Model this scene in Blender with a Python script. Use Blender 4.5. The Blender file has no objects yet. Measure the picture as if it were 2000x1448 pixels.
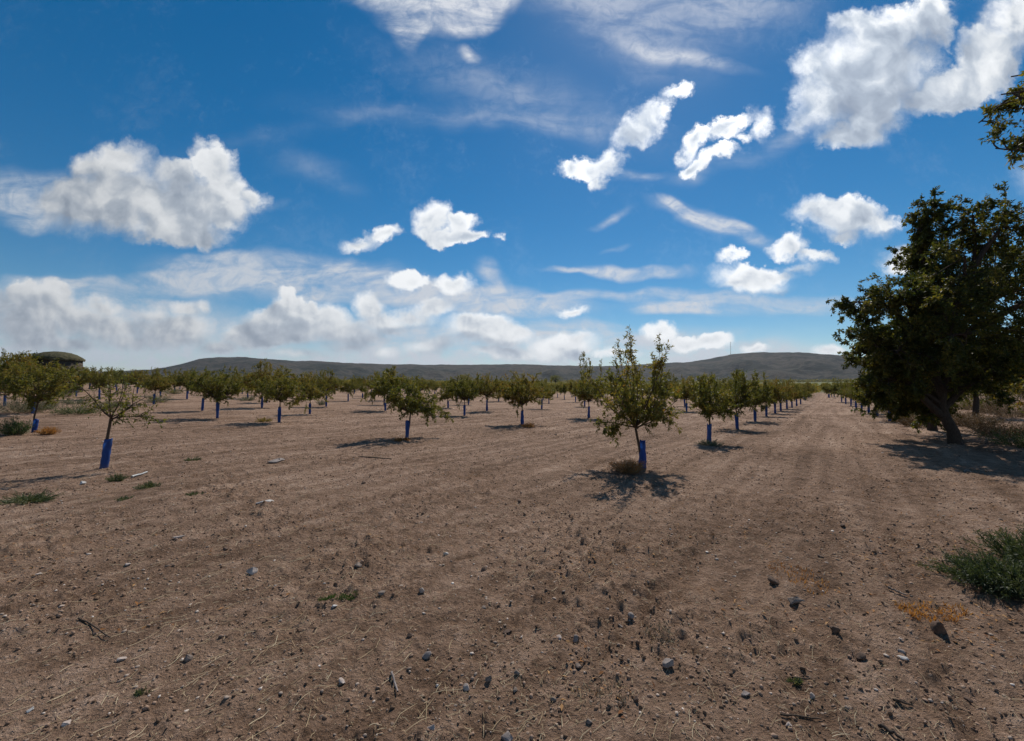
import bpy, math, random
import numpy as np
from mathutils import Vector, Matrix, Euler

SC = bpy.context.scene
COL = SC.collection
R = math.radians
random.seed(7)

# ------------------------------------------------------------------ camera
F = 850.0            # focal length in photo pixels (photo 2000 wide)
HC = 1.55            # eye height
PITCH = math.atan(36 / F)
cam_d = bpy.data.cameras.new('camera')
cam = bpy.data.objects.new('camera', cam_d)
COL.objects.link(cam)
cam.location = (0, 0, HC)
cam.rotation_euler = (math.pi / 2 + PITCH, 0, 0)
cam_d.sensor_width = 36
cam_d.lens = 36 * F / 2000
cam_d.clip_start = 0.05
cam_d.clip_end = 20000
SC.camera = cam


def ray(px, py):
    """world direction of a photo pixel (2000x1448)"""
    x, y = (px - 1000) / F, (724 - py) / F
    c, s = math.cos(PITCH), math.sin(PITCH)
    return np.array([x, c - y * s, s + y * c])


def plane(px, py):
    d = ray(px, py)
    return d[0] / d[1], d[2] / d[1]


# ------------------------------------------------------------------ sun, sky
sd = ray(1265, -120)
SUN_AZ = math.atan2(sd[0], sd[1])
SUN_EL = math.atan2(sd[2], math.hypot(sd[0], sd[1]))
sl = bpy.data.lights.new('sun', 'SUN')
sl.energy = 4.2
sl.angle = R(0.53)
sl.color = (1.0, 0.94, 0.86)
so = bpy.data.objects.new('sun', sl)
COL.objects.link(so)
so.rotation_euler = (math.pi / 2 - SUN_EL, 0, math.pi - SUN_AZ)
SC.view_settings.view_transform = 'Standard'
SC.view_settings.look = 'None'
SC.view_settings.exposure = 0.0
SC.view_settings.gamma = 1.0
SC.view_settings.use_curve_mapping = False

W = bpy.data.worlds.new('World')
SC.world = W
W.use_nodes = True
nt = W.node_tree
nt.nodes.clear()


class NB:
    """small helper to write node graphs"""
    def __init__(s, tree):
        s.t = tree

    def n(s, typ, **kw):
        nd = s.t.nodes.new(typ)
        for k, v in kw.items():
            setattr(nd, k, v)
        return nd

    def put(s, nd, idx, v):
        if isinstance(v, bpy.types.NodeSocket):
            s.t.links.new(v, nd.inputs[idx])
        elif v is not None:
            nd.inputs[idx].default_value = v

    def m(s, op, a, b=None, c=None, clamp=False):
        nd = s.n('ShaderNodeMath', operation=op, use_clamp=clamp)
        s.put(nd, 0, a); s.put(nd, 1, b); s.put(nd, 2, c)
        return nd.outputs[0]

    def v(s, op, a, b=None, c=None, scale=None):
        nd = s.n('ShaderNodeVectorMath', operation=op)
        s.put(nd, 0, a); s.put(nd, 1, b); s.put(nd, 2, c)
        if scale is not None:
            s.put(nd, 3, scale)
        return nd.outputs[1] if op in ('LENGTH', 'DOT_PRODUCT', 'DISTANCE') else nd.outputs[0]

    def noise(s, vec, scale, detail=5, rough=0.5, dist=0.0, dim='3D', color=False):
        nd = s.n('ShaderNodeTexNoise', noise_dimensions=dim)
        s.put(nd, 'Vector', vec); s.put(nd, 'Scale', scale); s.put(nd, 'Detail', detail)
        s.put(nd, 'Roughness', rough); s.put(nd, 'Distortion', dist)
        return nd.outputs[1 if color else 0]

    def sm(s, x, a, b, lo=0.0, hi=1.0, kind='SMOOTHSTEP'):
        nd = s.n('ShaderNodeMapRange', interpolation_type=kind)
        for i, q in enumerate((x, a, b, lo, hi)):
            s.put(nd, i, q)
        return nd.outputs[0]

    def mix(s, fac, a, b, kind='MIX'):
        nd = s.n('ShaderNodeMix', data_type='RGBA', blend_type=kind)
        s.put(nd, 0, fac); s.put(nd, 6, a); s.put(nd, 7, b)
        return nd.outputs[2]

    def ramp(s, fac, stops):
        nd = s.n('ShaderNodeValToRGB')
        s.put(nd, 0, fac)
        e = nd.color_ramp.elements
        while len(e) < len(stops):
            e.new(0.5)
        for i, (p, c) in enumerate(stops):
            e[i].position = p
            e[i].color = (*c, 1)
        return nd.outputs[0]


def rgb(r, g, b):
    return (r, g, b, 1.0)


# clouds: (x, y, rx, ry, tilt in degrees (counter-clockwise), weight); they sit at fixed directions of the sky
CUM = [
 (290,392,205,88,-4,1.0),(165,402,110,62,0,.95),(215,318,100,42,8,.9),(335,330,70,40,0,.8),(418,312,62,50,-30,1.0),(448,380,62,72,0,1.0),(500,385,38,26,20,.7),(330,448,130,30,-5,.85),(445,430,40,34,0,.7),
 (850,424,44,38,10,1),(905,430,36,32,0,1),(880,458,78,20,-4,1),(930,466,30,14,0,.8),(975,470,14,9,0,.6),
 (748,452,42,22,12,.9),(700,470,42,19,6,.85),
 (798,550,38,26,0,1),(882,556,46,27,12,1),
 (92,598,72,55,0,1),(60,640,80,60,0,1),(160,632,115,40,-12,1),(215,650,90,38,-8,.95),(330,642,95,44,8,1),(362,602,44,22,-15,.9),(375,640,60,42,-20,.9),
 (555,640,110,42,4,1),(575,598,36,36,0,1),(560,615,60,44,20,1),(485,655,58,30,0,1),(640,630,56,40,-20,1),(690,655,80,32,0,.9),(722,610,40,36,10,1),(745,634,85,26,8,1),(835,612,52,22,12,1),(800,625,70,20,0,.9),
 (942,645,90,32,-6,1),(1000,652,56,20,-8,.9),(855,668,75,22,10,.9),(915,628,36,18,0,.8),
 (1095,678,85,30,5,.85),(1135,662,32,16,0,.7),(1010,692,70,16,0,.7),(750,690,40,20,0,.6),(590,690,90,14,0,.6),
 (1115,612,36,14,4,.85),(1320,292,22,14,50,.6),(1462,268,22,18,0,.55),(1415,292,24,14,0,.6),(560,572,26,22,0,.9),(600,612,34,24,0,.9),(120,575,34,26,0,.9),(395,598,22,18,0,.8),(250,668,90,22,0,.8),(430,676,60,16,0,.7),(130,672,80,22,0,.8),(690,672,60,14,0,.7),(960,682,60,14,0,.7),(1200,690,60,12,0,.7),(610,598,26,20,0,.8),(520,620,40,26,10,.9),(300,612,40,26,0,.8),(45,575,40,34,0,.9),(205,610,50,24,0,.8),(1290,650,45,24,-10,.8),
 (1108,330,34,20,10,.8),(1160,325,62,30,0,.95),(1195,312,32,32,40,.9),(1175,350,20,18,0,.8),
 (1245,248,62,30,42,1),(1280,220,50,28,30,.95),(1330,182,38,18,8,.65),(1235,268,24,26,0,.8),
 (1360,272,62,22,35,.9),(1395,308,66,22,12,.9),(1435,238,56,22,35,.75),(1490,240,26,48,-10,.6),(1345,318,30,22,30,.8),(1430,262,30,30,0,.55),
 (1700,150,150,110,20,1.15),(1610,205,82,68,0,1),(1645,268,58,34,15,1),(1700,235,70,60,25,1),(1740,60,125,62,15,1),(1830,45,50,70,-15,.95),(1600,130,60,50,40,1),(1665,40,60,30,10,.8),
 (1860,170,120,46,22,1),(1930,110,85,70,40,1),(1975,40,60,90,0,1),(1800,190,60,36,0,.9),(1560,235,40,34,0,.6),
 (1655,428,112,36,-4,1),(1600,415,52,30,0,1),(1665,415,66,34,0,1),(1725,425,50,22,-10,.9),(1650,458,42,16,0,.8),
 (1535,472,48,24,10,1),(1585,492,62,17,-12,.75),(1462,548,84,34,-4,1),(1510,535,50,22,10,.8),(1430,504,34,15,15,.75),
 (1760,505,50,34,20,.8),(1620,686,40,14,0,1),(1475,682,36,10,0,.9),(1395,668,46,17,4,1),(1340,672,36,17,0,1),(1560,512,60,16,0,.5),
 (2150,330,160,70,10,1),(-180,300,180,80,0,1),(-120,600,200,70,0,1),(2200,620,180,50,0,.9),(300,-160,200,90,0,1),(1300,-420,220,90,0,.9),
]
SOFT = [  # thin cloud, plus horizon haze and sun glow painted into the sky
 (560,540,260,50,-3,1.0),(430,525,90,40,0,.9),(320,543,70,12,0,.55),(700,560,150,40,-8,.7),(960,592,200,34,-3,.95),(880,575,150,28,-6,.6),(1230,575,200,12,0,.5),
 (1235,530,115,16,-3,.9),(1100,525,60,7,0,.5),(1375,430,120,26,-22,.65),(1330,410,60,14,-30,.6),(1450,455,70,18,-15,.5),(1195,425,46,10,20,.4),(1200,480,30,7,20,.4),
 (1470,598,240,22,0,.9),(1330,605,90,12,0,.5),(960,540,44,22,-30,.65),(1120,640,120,14,0,.5),
 (60,385,110,60,-5,.8),(60,440,50,18,0,.4),(480,405,90,14,8,.3),(620,335,110,40,-25,.22),(520,260,300,26,12,.12),
 (850,0,130,75,0,1.0),(805,42,36,60,-12,.75),(915,20,60,46,30,.75),(960,-10,60,60,0,.8),(916,108,26,13,-50,.45),(740,0,70,26,0,.4),
 (1250,-70,360,140,-8,.42),(1200,60,220,80,-30,.22),(1420,40,200,110,20,.16),(1000,180,330,70,-18,.25),(900,230,380,30,-4,.2),(1330,110,160,20,-12,.3),
 (180,640,330,90,-3,.85),(620,668,420,44,0,.6),(230,560,200,12,-2,.35),(330,590,80,10,0,.4),(110,552,110,10,-6,.5),(560,690,520,36,0,.85),(1050,690,420,40,0,.8),(100,690,300,50,0,.9),(820,655,300,26,0,.5),(1400,690,330,26,0,.6),(1300,660,260,22,0,.4),
 (1560,260,140,30,30,.3),(1370,330,100,26,10,.3),(1240,340,50,14,10,.35),
]


def field_group(name, items, smooth, grow=1.25, quad=False):
    g = bpy.data.node_groups.new(name, 'ShaderNodeTree')
    g.interface.new_socket('p', in_out='INPUT', socket_type='NodeSocketVector')
    g.interface.new_socket('f', in_out='OUTPUT', socket_type='NodeSocketFloat')
    b = NB(g)
    gi = b.n('NodeGroupInput'); go = b.n('NodeGroupOutput')
    acc = None
    for (x, y, rx, ry, rot, w) in items:
        mp = b.n('ShaderNodeMapping', vector_type='TEXTURE')
        X, Y = plane(x, y)
        mp.inputs[1].default_value = (X, Y, 0)
        mp.inputs[2].default_value = (0, 0, R(rot))
        mp.inputs[3].default_value = (rx / F * grow, ry / F * grow, 1)
        b.put(mp, 0, gi.outputs[0])
        gr = b.n('ShaderNodeTexGradient', gradient_type='QUADRATIC_SPHERE' if quad else 'SPHERICAL')
        b.put(gr, 0, mp.outputs[0])
        val = gr.outputs[1] if w == 1 else b.m('MULTIPLY', gr.outputs[1], w)
        acc = val if acc is None else b.m('SMOOTH_MAX' if smooth else 'ADD', acc, val, 0.12 if smooth else None)
    b.put(go, 0, acc)
    return g


b = NB(nt)
tc = b.n('ShaderNodeTexCoord')
D = b.v('NORMALIZE', tc.outputs['Generated'])
sky = b.n('ShaderNodeTexSky', sky_type='NISHITA')
sky.sun_disc = False
sky.sun_elevation = SUN_EL
sky.sun_rotation = SUN_AZ
sky.altitude = 600
sky.air_density = 1.0
sky.dust_density = 0.12
sky.ozone_density = 2.2
hs = b.n('ShaderNodeHueSaturation')
hs.inputs['Saturation'].default_value = 1.46
hs.inputs['Value'].default_value = 0.78
hs.inputs['Hue'].default_value = 0.494
b.put(hs, 'Color', sky.outputs[0])
sep = b.n('ShaderNodeSeparateXYZ'); b.put(sep, 0, D)
ay = b.m('MAXIMUM', b.m('ABSOLUTE', sep.outputs[1]), 0.06)
cmb = b.n('ShaderNodeCombineXYZ')
b.put(cmb, 0, b.m('DIVIDE', sep.outputs[0], ay))
b.put(cmb, 1, b.m('DIVIDE', sep.outputs[2], ay))
P = cmb.outputs[0]
# billows: the sampling point is pushed about by noise, finer towards the horizon
near = b.sm(sep.outputs[2], 0.02, 0.35, 0.38, 1.0)
HALF = (0.5, 0.5, 0.5)
w1 = b.v('SCALE', b.v('SUBTRACT', b.noise(P, 7.0, 2, 0.5, color=True), HALF), scale=b.m('MULTIPLY', near, 0.10))
w2 = b.v('SCALE', b.v('SUBTRACT', b.noise(P, 30.0, 6, 0.62, color=True), HALF), scale=b.m('MULTIPLY', near, 0.060))
PW = b.v('ADD', P, b.v('ADD', w1, w2))
fg = field_group('cumulus_field', CUM, True)
sg = field_group('cirrus_haze_field', SOFT, False)
bg_ = field_group('cloud_bulk', CUM, False, 1.7, True)


def field(grp, vec):
    nd = b.n('ShaderNodeGroup'); nd.node_tree = grp
    b.put(nd, 0, vec)
    return nd.outputs[0]


sx, sy = plane(1265, -120)
tosun = b.v('NORMALIZE', b.v('SUBTRACT', (sx, sy, 0), P))
shift = b.v('SCALE', tosun, scale=b.m('MULTIPLY', near, 0.080))
PS = b.v('ADD', P, b.v('ADD', w1, b.v('SCALE', w2, scale=0.30)))
f0 = field(fg, PW)
fs = b.m('SUBTRACT', 1.0, b.m('EXPONENT', b.m('MULTIPLY', field(bg_, PS), -2.0)))
f1 = b.m('SUBTRACT', 1.0, b.m('EXPONENT', b.m('MULTIPLY', field(bg_, b.v('ADD', PS, shift)), -2.0)))
fine = b.noise(PW, 42.0, 5, 0.6)
med = b.noise(PS, 15.0, 4, 0.5)
med1 = b.noise(b.v('ADD', PS, b.v('SCALE', shift, scale=0.35)), 15.0, 4, 0.5)
wisp = b.noise(P, 5.0, 3, 0.5)
f0n = b.m('ADD', f0, b.m('MULTIPLY', b.m('SUBTRACT', fine, 0.5), 0.24))
lo_ = b.sm(wisp, 0.35, 0.65, 0.16, 0.05)
hi_ = b.sm(wisp, 0.35, 0.65, 0.38, 0.85)
dens = b.sm(f0n, lo_, hi_)
thick = b.sm(b.m('ADD', fs, b.m('MULTIPLY', b.m('SUBTRACT', med, 0.5), 0.40)), 0.35, 1.0)
lee = b.sm(b.m('ADD', b.m('SUBTRACT', f1, fs), b.m('MULTIPLY', b.m('SUBTRACT', med, 0.5), 0.35)), -0.42, 0.42)
relief = b.m('MULTIPLY', b.m('SUBTRACT', med1, med), 1.35)
dsun = b.v('DISTANCE', P, (sx, sy, 0))
nearsun = b.sm(dsun, 0.35, 1.45, 1.0, 0.0, kind='LINEAR')
shade = b.m('ADD', b.m('MULTIPLY', thick, b.sm(nearsun, 0, 1, 0.30, 0.92, kind='LINEAR')), b.m('MULTIPLY', lee, 0.62))
shade = b.m('ADD', shade, relief)
shade = b.m('ADD', shade, b.m('MULTIPLY', b.m('SUBTRACT', fine, 0.5), 0.08))
# how near to the sun a cloud stands (bright when near, grey when far)
dsun = b.v('DISTANCE', P, (sx, sy, 0))
nearsun = b.sm(dsun, 0.35, 1.45, 1.0, 0.0, kind='LINEAR')
shade = b.m('SUBTRACT', b.m('SUBTRACT', shade, 0.13), b.m('MULTIPLY', nearsun, 0.22), clamp=True)
ccol = b.ramp(shade, [(0.0, (1.0, 1.02, 1.04)), (0.25, (.84, .87, .90)), (0.5, (.54, .60, .68)), (0.72, (.38, .44, .53)), (1.0, (.28, .33, .42))])
gain = b.sm(nearsun, 0.0, 1.0, 7.0, 13.0, kind='LINEAR')
ccol = b.v('SCALE', ccol, scale=gain)
# thin high cloud, horizon haze and sun glow as soft painted layers
sc_ = b.n('ShaderNodeMapping'); sc_.inputs[3].default_value = (2.2, 7.0, 1); sc_.inputs[2].default_value = (0, 0, R(12))
b.put(sc_, 0, P)
st = b.noise(sc_.outputs[0], 2.4, 7, 0.62, 0.6)
s0 = field(sg, b.v('ADD', P, b.v('ADD', b.v('SCALE', w1, scale=0.8), b.v('SCALE', w2, scale=0.18))))
sden = b.m('MULTIPLY', b.sm(s0, 0.0, 0.62), b.m('MULTIPLY', b.sm(st, 0.30, 0.62, 0.25, 1.0), b.sm(b.noise(b.v('ADD', P, w1), 22.0, 5, 0.65, 0.8), 0.3, 0.62, 0.62, 1.1)), clamp=True)
sden = b.m('MULTIPLY', sden, 0.95)
scol = b.v('SCALE', b.mix(nearsun, rgb(.62, .68, .76), rgb(.9, .93, 1.0)), scale=8.2)
skyc = b.mix(sden, hs.outputs[0], scol)
skyc = b.mix(b.m('MULTIPLY', dens, 0.97), skyc, ccol)
bg = b.n('ShaderNodeBackground')
b.put(bg, 0, skyc)
bg.inputs[1].default_value = 0.10
wo = b.n('ShaderNodeOutputWorld')
nt.links.new(bg.outputs[0], wo.inputs[0])
W.cycles.sampling_method = 'MANUAL'
W.cycles.sample_map_resolution = 512
SC.cycles.use_denoising = True
SC.cycles.max_bounces = 6
SC.cycles.transparent_max_bounces = 8


# ------------------------------------------------------------------ noise in numpy
def _hash(ix, iy, seed):
    h = (ix.astype(np.int64) * 374761393 + iy.astype(np.int64) * 668265263 + seed * 1442695041) & 0x7fffffff
    h = ((h ^ (h >> 13)) * 1274126177) & 0x7fffffff
    return (h ^ (h >> 16)) & 0xffff


def perlin(x, y, seed=0):
    x = np.asarray(x, float); y = np.asarray(y, float)
    ix, iy = np.floor(x), np.floor(y)
    fx, fy = x - ix, y - iy
    ix = ix.astype(np.int64); iy = iy.astype(np.int64)
    ux, uy = fx * fx * fx * (fx * (fx * 6 - 15) + 10), fy * fy * fy * (fy * (fy * 6 - 15) + 10)

    def g(dx, dy):
        a = _hash(ix + dx, iy + dy, seed) * (2 * math.pi / 65536)
        return np.cos(a) * (fx - dx) + np.sin(a) * (fy - dy)
    n0 = g(0, 0) * (1 - ux) + g(1, 0) * ux
    n1 = g(0, 1) * (1 - ux) + g(1, 1) * ux
    return (n0 * (1 - uy) + n1 * uy) * 1.5


def fbm(x, y, octs, seed=0, gain=0.5):
    s, a = 0, 1
    for i in range(octs):
        s = s + a * perlin(x * 2 ** i + i * 17.3, y * 2 ** i - i * 9.1, seed + i)
        a *= gain
    return s


ROW = np.array([math.sin(R(36)), math.cos(R(36))])      # direction of the tree rows and of the track
PER = np.array([-ROW[1], ROW[0]])                       # to the left of it
T0 = np.array([2.60, 8.67])


def softplus(v, k=4.0):
    return k * np.log1p(np.exp(np.clip(v / k, -30, 30))) + np.where(v / k > 30, v - 30 * k, 0)


def land(x, y):
    """broad shape of the land"""
    x = np.asarray(x, float); y = np.asarray(y, float)
    v = softplus(-0.8 * x + 0.25 * y - 16)
    z = 4.0 * (1 - np.exp(-0.045 * v / 4.0))
    r = np.hypot(x, y)
    z = z + 0.017 * softplus(r - 260, 40) - 0.017 * softplus(np.array(-260.0), 40)
    return z


def micro(x, y):
    """clods, ruts and furrows; each wavelength fades out where the sheet is too coarse to carry it"""
    x = np.asarray(x, float); y = np.asarray(y, float)
    r = np.hypot(x, y)
    sp = 0.0026 * np.maximum(r, 0.8)

    def lod(wl):
        return np.clip(wl / (2.2 * sp) - 0.8, 0, 1)
    a = x * ROW[0] + y * ROW[1]
    c = x * PER[0] + y * PER[1]
    z = 0.035 * perlin(x / 3.1, y / 3.1, 1) + 0.02 * perlin(x / 1.1, y / 1.1, 2) * lod(1.1)
    # furrows left by the harrow along the rows
    z = z + 0.018 * perlin(a / 2.2, c / 0.26, 3) * lod(0.22)
    # two wheel ruts of the track
    for c0 in (-3.55, -2.0):
        cc = c - (T0 @ PER) - c0 - 0.08 * np.sin(a * 0.4)
        z = z - 0.028 * 1.3 * np.exp(-(cc / 0.2) ** 2) * (0.7 + 0.5 * perlin(a / 0.5, c / 0.2, 5))
    rough = np.clip(0.75 + 0.9 * perlin(x / 1.7, y / 1.7, 8), 0.15, 1.6)
    z = z + rough * 0.046 * np.abs(perlin(x / 0.21, y / 0.21, 4)) * lod(0.2)
    z = z + rough * 0.030 * (np.maximum(perlin(x / 0.075, y / 0.075, 6) - 0.10, 0)) * 1.6 * lod(0.075)
    z = z + rough * 0.0115 * perlin(x / 0.032, y / 0.032, 7) * lod(0.032)
    return z


def ground_z(x, y):
    return land(x, y) + micro(x, y)


def at(px, py):
    """where the line of sight through a photo pixel meets the land"""
    d = ray(px, py)
    o = np.array([0, 0, HC])
    t = 0.5
    prev = t
    while t < 3000:
        p = o + d * t
        if p[2] < land(p[0], p[1]):
            lo, hi = prev, t
            for _ in range(30):
                mid = (lo + hi) / 2
                q = o + d * mid
                if q[2] < land(q[0], q[1]):
                    hi = mid
                else:
                    lo = mid
            q = o + d * hi
            return np.array([q[0], q[1]])
        prev = t
        t *= 1.01
    raise ValueError('pixel above the land', px, py)


# ------------------------------------------------------------------ object helpers
def tag(o, label=None, cat=None, group=None, kind=None):
    if label: o['label'] = label
    if cat: o['category'] = cat
    if group: o['group'] = group
    if kind: o['kind'] = kind
    return o


def empty(name, loc, rz=0.0):
    o = bpy.data.objects.new(name, None)
    o.empty_display_size = 0.1
    o.location = loc
    o.rotation_euler = (0, 0, rz)
    COL.objects.link(o)
    return o


def mesh_obj(name, V, Fc, mat, parent=None, smooth=False):
    """V (n,3) array; Fc: list of face arrays, each (m,k)"""
    V = np.asarray(V, np.float32)
    if not isinstance(Fc, (list, tuple)):
        Fc = [Fc]
    Fc = [np.asarray(f, np.int32) for f in Fc if len(f)]
    me = bpy.data.meshes.new(name)
    me.vertices.add(len(V))
    me.vertices.foreach_set('co', V.ravel())
    idx = np.concatenate([f.ravel() for f in Fc])
    cnt = np.concatenate([np.full(len(f), f.shape[1], np.int32) for f in Fc])
    st_ = np.concatenate([[0], np.cumsum(cnt)[:-1]]).astype(np.int32)
    me.loops.add(len(idx))
    me.loops.foreach_set('vertex_index', idx)
    me.polygons.add(len(cnt))
    me.polygons.foreach_set('loop_start', st_)
    if smooth:
        me.polygons.foreach_set('use_smooth', np.ones(len(cnt), bool))
    me.update(calc_edges=True)
    me.validate()
    me.materials.append(mat)
    o = bpy.data.objects.new(name, me)
    COL.objects.link(o)
    if parent is not None:
        o.parent = parent
    return o


def material(name):
    m = bpy.data.materials.new(name)
    m.use_nodes = True
    t = m.node_tree
    t.nodes.clear()
    nb = NB(t)
    out = nb.n('ShaderNodeOutputMaterial')
    return m, nb, out


def surf(nb, out, col, rough=0.9, bump=None, bd=0.01, spec=0.2, normal=None):
    p = nb.n('ShaderNodeBsdfPrincipled')
    nb.put(p, 'Base Color', col); nb.put(p, 'Roughness', rough); nb.put(p, 'Specular IOR Level', spec)
    if bump is not None:
        bn = nb.n('ShaderNodeBump')
        nb.put(bn, 'Height', bump); nb.put(bn, 'Distance', bd); nb.put(bn, 'Strength', 1.0)
        nb.put(p, 'Normal', bn.outputs[0])
    nb.t.links.new(p.outputs[0], out.inputs[0])
    return p


def leaf_material(name, stops, trans=0.35, rough=0.55):
    """leaf colours differ leaf by leaf and twig group by twig group"""
    m, nb, out = material(name)
    geo = nb.n('ShaderNodeNewGeometry')
    tc_ = nb.n('ShaderNodeTexCoord')
    clump = nb.noise(tc_.outputs['Object'], 1.7, 2, 0.5)
    fac = nb.m('ADD', nb.m('MULTIPLY', geo.outputs['Random Per Island'], 0.6), nb.sm(clump, 0.3, 0.7, 0.0, 0.4))
    oi = nb.n('ShaderNodeObjectInfo')
    fac = nb.m('ADD', fac, nb.m('MULTIPLY', nb.m('SUBTRACT', oi.outputs['Random'], 0.5), 0.3))
    col = nb.ramp(fac, stops)
    p = nb.n('ShaderNodeBsdfPrincipled')
    nb.put(p, 'Base Color', col); nb.put(p, 'Roughness', rough); nb.put(p, 'Specular IOR Level', 0.3)
    tr = nb.n('ShaderNodeBsdfTranslucent')
    nb.put(tr, 0, nb.mix(1.0, col, rgb(1.2, 1.15, 0.55), 'MULTIPLY'))
    mx = nb.n('ShaderNodeMixShader'); nb.put(mx, 0, trans)
    nb.t.links.new(p.outputs[0], mx.inputs[1]); nb.t.links.new(tr.outputs[0], mx.inputs[2])
    nb.t.links.new(mx.outputs[0], out.inputs[0])
    return m


def simple_random(name, stops, rough=0.9, noise_scale=20, amp=0.25):
    m, nb, out = material(name)
    geo = nb.n('ShaderNodeNewGeometry')
    tc_ = nb.n('ShaderNodeTexCoord')
    nz = nb.noise(tc_.outputs['Object'], noise_scale, 5, 0.6)
    fac = nb.m('ADD', geo.outputs['Random Per Island'], nb.m('MULTIPLY', nb.m('SUBTRACT', nz, 0.5), amp))
    surf(nb, out, nb.ramp(fac, stops), rough, nz, 0.004)
    return m


# ------------------------------------------------------------------ materials
def make_ground():
    m, nb, out = material('bare_soil')
    geo = nb.n('ShaderNodeNewGeometry')
    pos = geo.outputs['Position']
    mp = nb.n('ShaderNodeMapping', vector_type='TEXTURE')     # along the rows: x' along, y' across
    mp.inputs[2].default_value = (0, 0, math.atan2(ROW[1], ROW[0]))
    nb.put(mp, 0, pos)
    st3 = nb.n('ShaderNodeMapping'); st3.inputs[3].default_value = (0.16, 1.0, 1.0)
    nb.put(st3, 0, mp.outputs[0])
    big = nb.noise(pos, 0.35, 4, 0.55)
    stripe = nb.noise(st3.outputs[0], 1.5, 5, 0.6)
    mid = nb.noise(pos, 5.0, 6, 0.65)
    fin = nb.noise(pos, 38.0, 6, 0.7)
    grit = nb.noise(pos, 130.0, 3, 0.6)
    st5 = nb.n('ShaderNodeMapping'); st5.inputs[3].default_value = (0.10, 3.2, 1.0)
    nb.put(st5, 0, mp.outputs[0])
    lines = nb.noise(st5.outputs[0], 1.0, 3, 0.5, 0.3)
    fac = nb.m('ADD', nb.m('MULTIPLY', big, 0.18), nb.m('ADD', nb.m('MULTIPLY', stripe, 0.16), nb.m('MULTIPLY', nb.sm(lines, 0.3, 0.7, 0.28, 0.72, kind='LINEAR'), 0.16)))
    fac = nb.m('ADD', fac, nb.m('MULTIPLY', mid, 0.25))
    fac = nb.m('ADD', fac, nb.m('MULTIPLY', fin, 0.25))
    col = nb.ramp(fac, [(0.40, (.105, .062, .038)), (0.465, (.225, .138, .088)), (0.53, (.37, .240, .163)), (0.60, (.56, .395, .29))])
    # scattered pale grit and dark specks
    vo = nb.n('ShaderNodeTexVoronoi'); nb.put(vo, 'Vector', pos); nb.put(vo, 'Scale', 26.0)
    sc = nb.n('ShaderNodeSeparateColor'); nb.put(sc, 0, vo.outputs['Color'])
    spot = nb.m('MULTIPLY', nb.sm(vo.outputs['Distance'], 0.12, 0.30, 1.0, 0.0), nb.m('GREATER_THAN', sc.outputs[0], 0.80))
    dark = nb.m('MULTIPLY', nb.sm(vo.outputs['Distance'], 0.15, 0.36, 1.0, 0.0), nb.m('LESS_THAN', sc.outputs[0], 0.20))
    col = nb.mix(nb.m('MULTIPLY', spot, 0.6), col, rgb(.56, .44, .35))
    col = nb.mix(nb.m('MULTIPLY', dark, 0.75), col, rgb(.10, .062, .040))
    vo2 = nb.n('ShaderNodeTexVoronoi'); nb.put(vo2, 'Vector', pos); nb.put(vo2, 'Scale', 11.0)
    s2 = nb.n('ShaderNodeSeparateColor'); nb.put(s2, 0, vo2.outputs['Color'])
    d2 = nb.m('MULTIPLY', nb.sm(vo2.outputs['Distance'], 0.10, 0.34, 1.0, 0.0), nb.m('GREATER_THAN', s2.outputs[1], 0.72))
    col = nb.mix(nb.m('MULTIPLY', d2, 0.75), col, rgb(.14, .088, .058))
    # rusty patches of rotted leaves
    rust = nb.m('MULTIPLY', nb.sm(nb.noise(pos, 0.9, 5, 0.65), 0.56, 0.68), nb.sm(fin, 0.42, 0.6))
    col = nb.mix(nb.m('MULTIPLY', rust, 0.45), col, rgb(.22, .11, .045))
    # fields far off: stubble and dull green strips
    ln = nb.v('LENGTH', pos)
    st4 = nb.n('ShaderNodeMapping'); st4.inputs[3].default_value = (0.004, 0.012, 0.01); st4.inputs[2].default_value = (0, 0, 0.3)
    nb.put(st4, 0, pos)
    fld = nb.noise(st4.outputs[0], 1.0, 3, 0.5)
    fcol = nb.ramp(fld, [(0.40, (.10, .12, .04)), (0.5, (.14, .145, .055)), (0.56, (.26, .22, .13)), (0.62, (.11, .13, .045))])
    col = nb.mix(nb.sm(ln, 140, 300), col, fcol)
    hgt = nb.m('ADD', nb.m('MULTIPLY', fin, 1.0), nb.m('ADD', nb.m('MULTIPLY', grit, 0.25), nb.m('MULTIPLY', mid, 1.4)))
    hgt = nb.m('ADD', hgt, nb.m('MULTIPLY', spot, 0.3))
    surf(nb, out, col, 0.95, hgt, 0.06, 0.1)
    return m


def make_hill():
    m, nb, out = material('dry_hillside')
    geo = nb.n('ShaderNodeNewGeometry')
    pos = geo.outputs['Position']
    n1 = nb.noise(pos, 0.0045, 6, 0.62)
    n2 = nb.noise(pos, 0.035, 5, 0.7)
    fac = nb.m('ADD', nb.m('MULTIPLY', n1, 0.55), nb.m('MULTIPLY', n2, 0.45))
    col = nb.ramp(fac, [(0.42, (.008, .012, .006)), (0.48, (.024, .026, .016)), (0.54, (.070, .056, .040)), (0.60, (.022, .024, .014))])  # gully shading contrast is put into the colour, along with dark scrub
    surf(nb, out, col, 0.95, n2, 6.0, 0.05)
    return m


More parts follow.
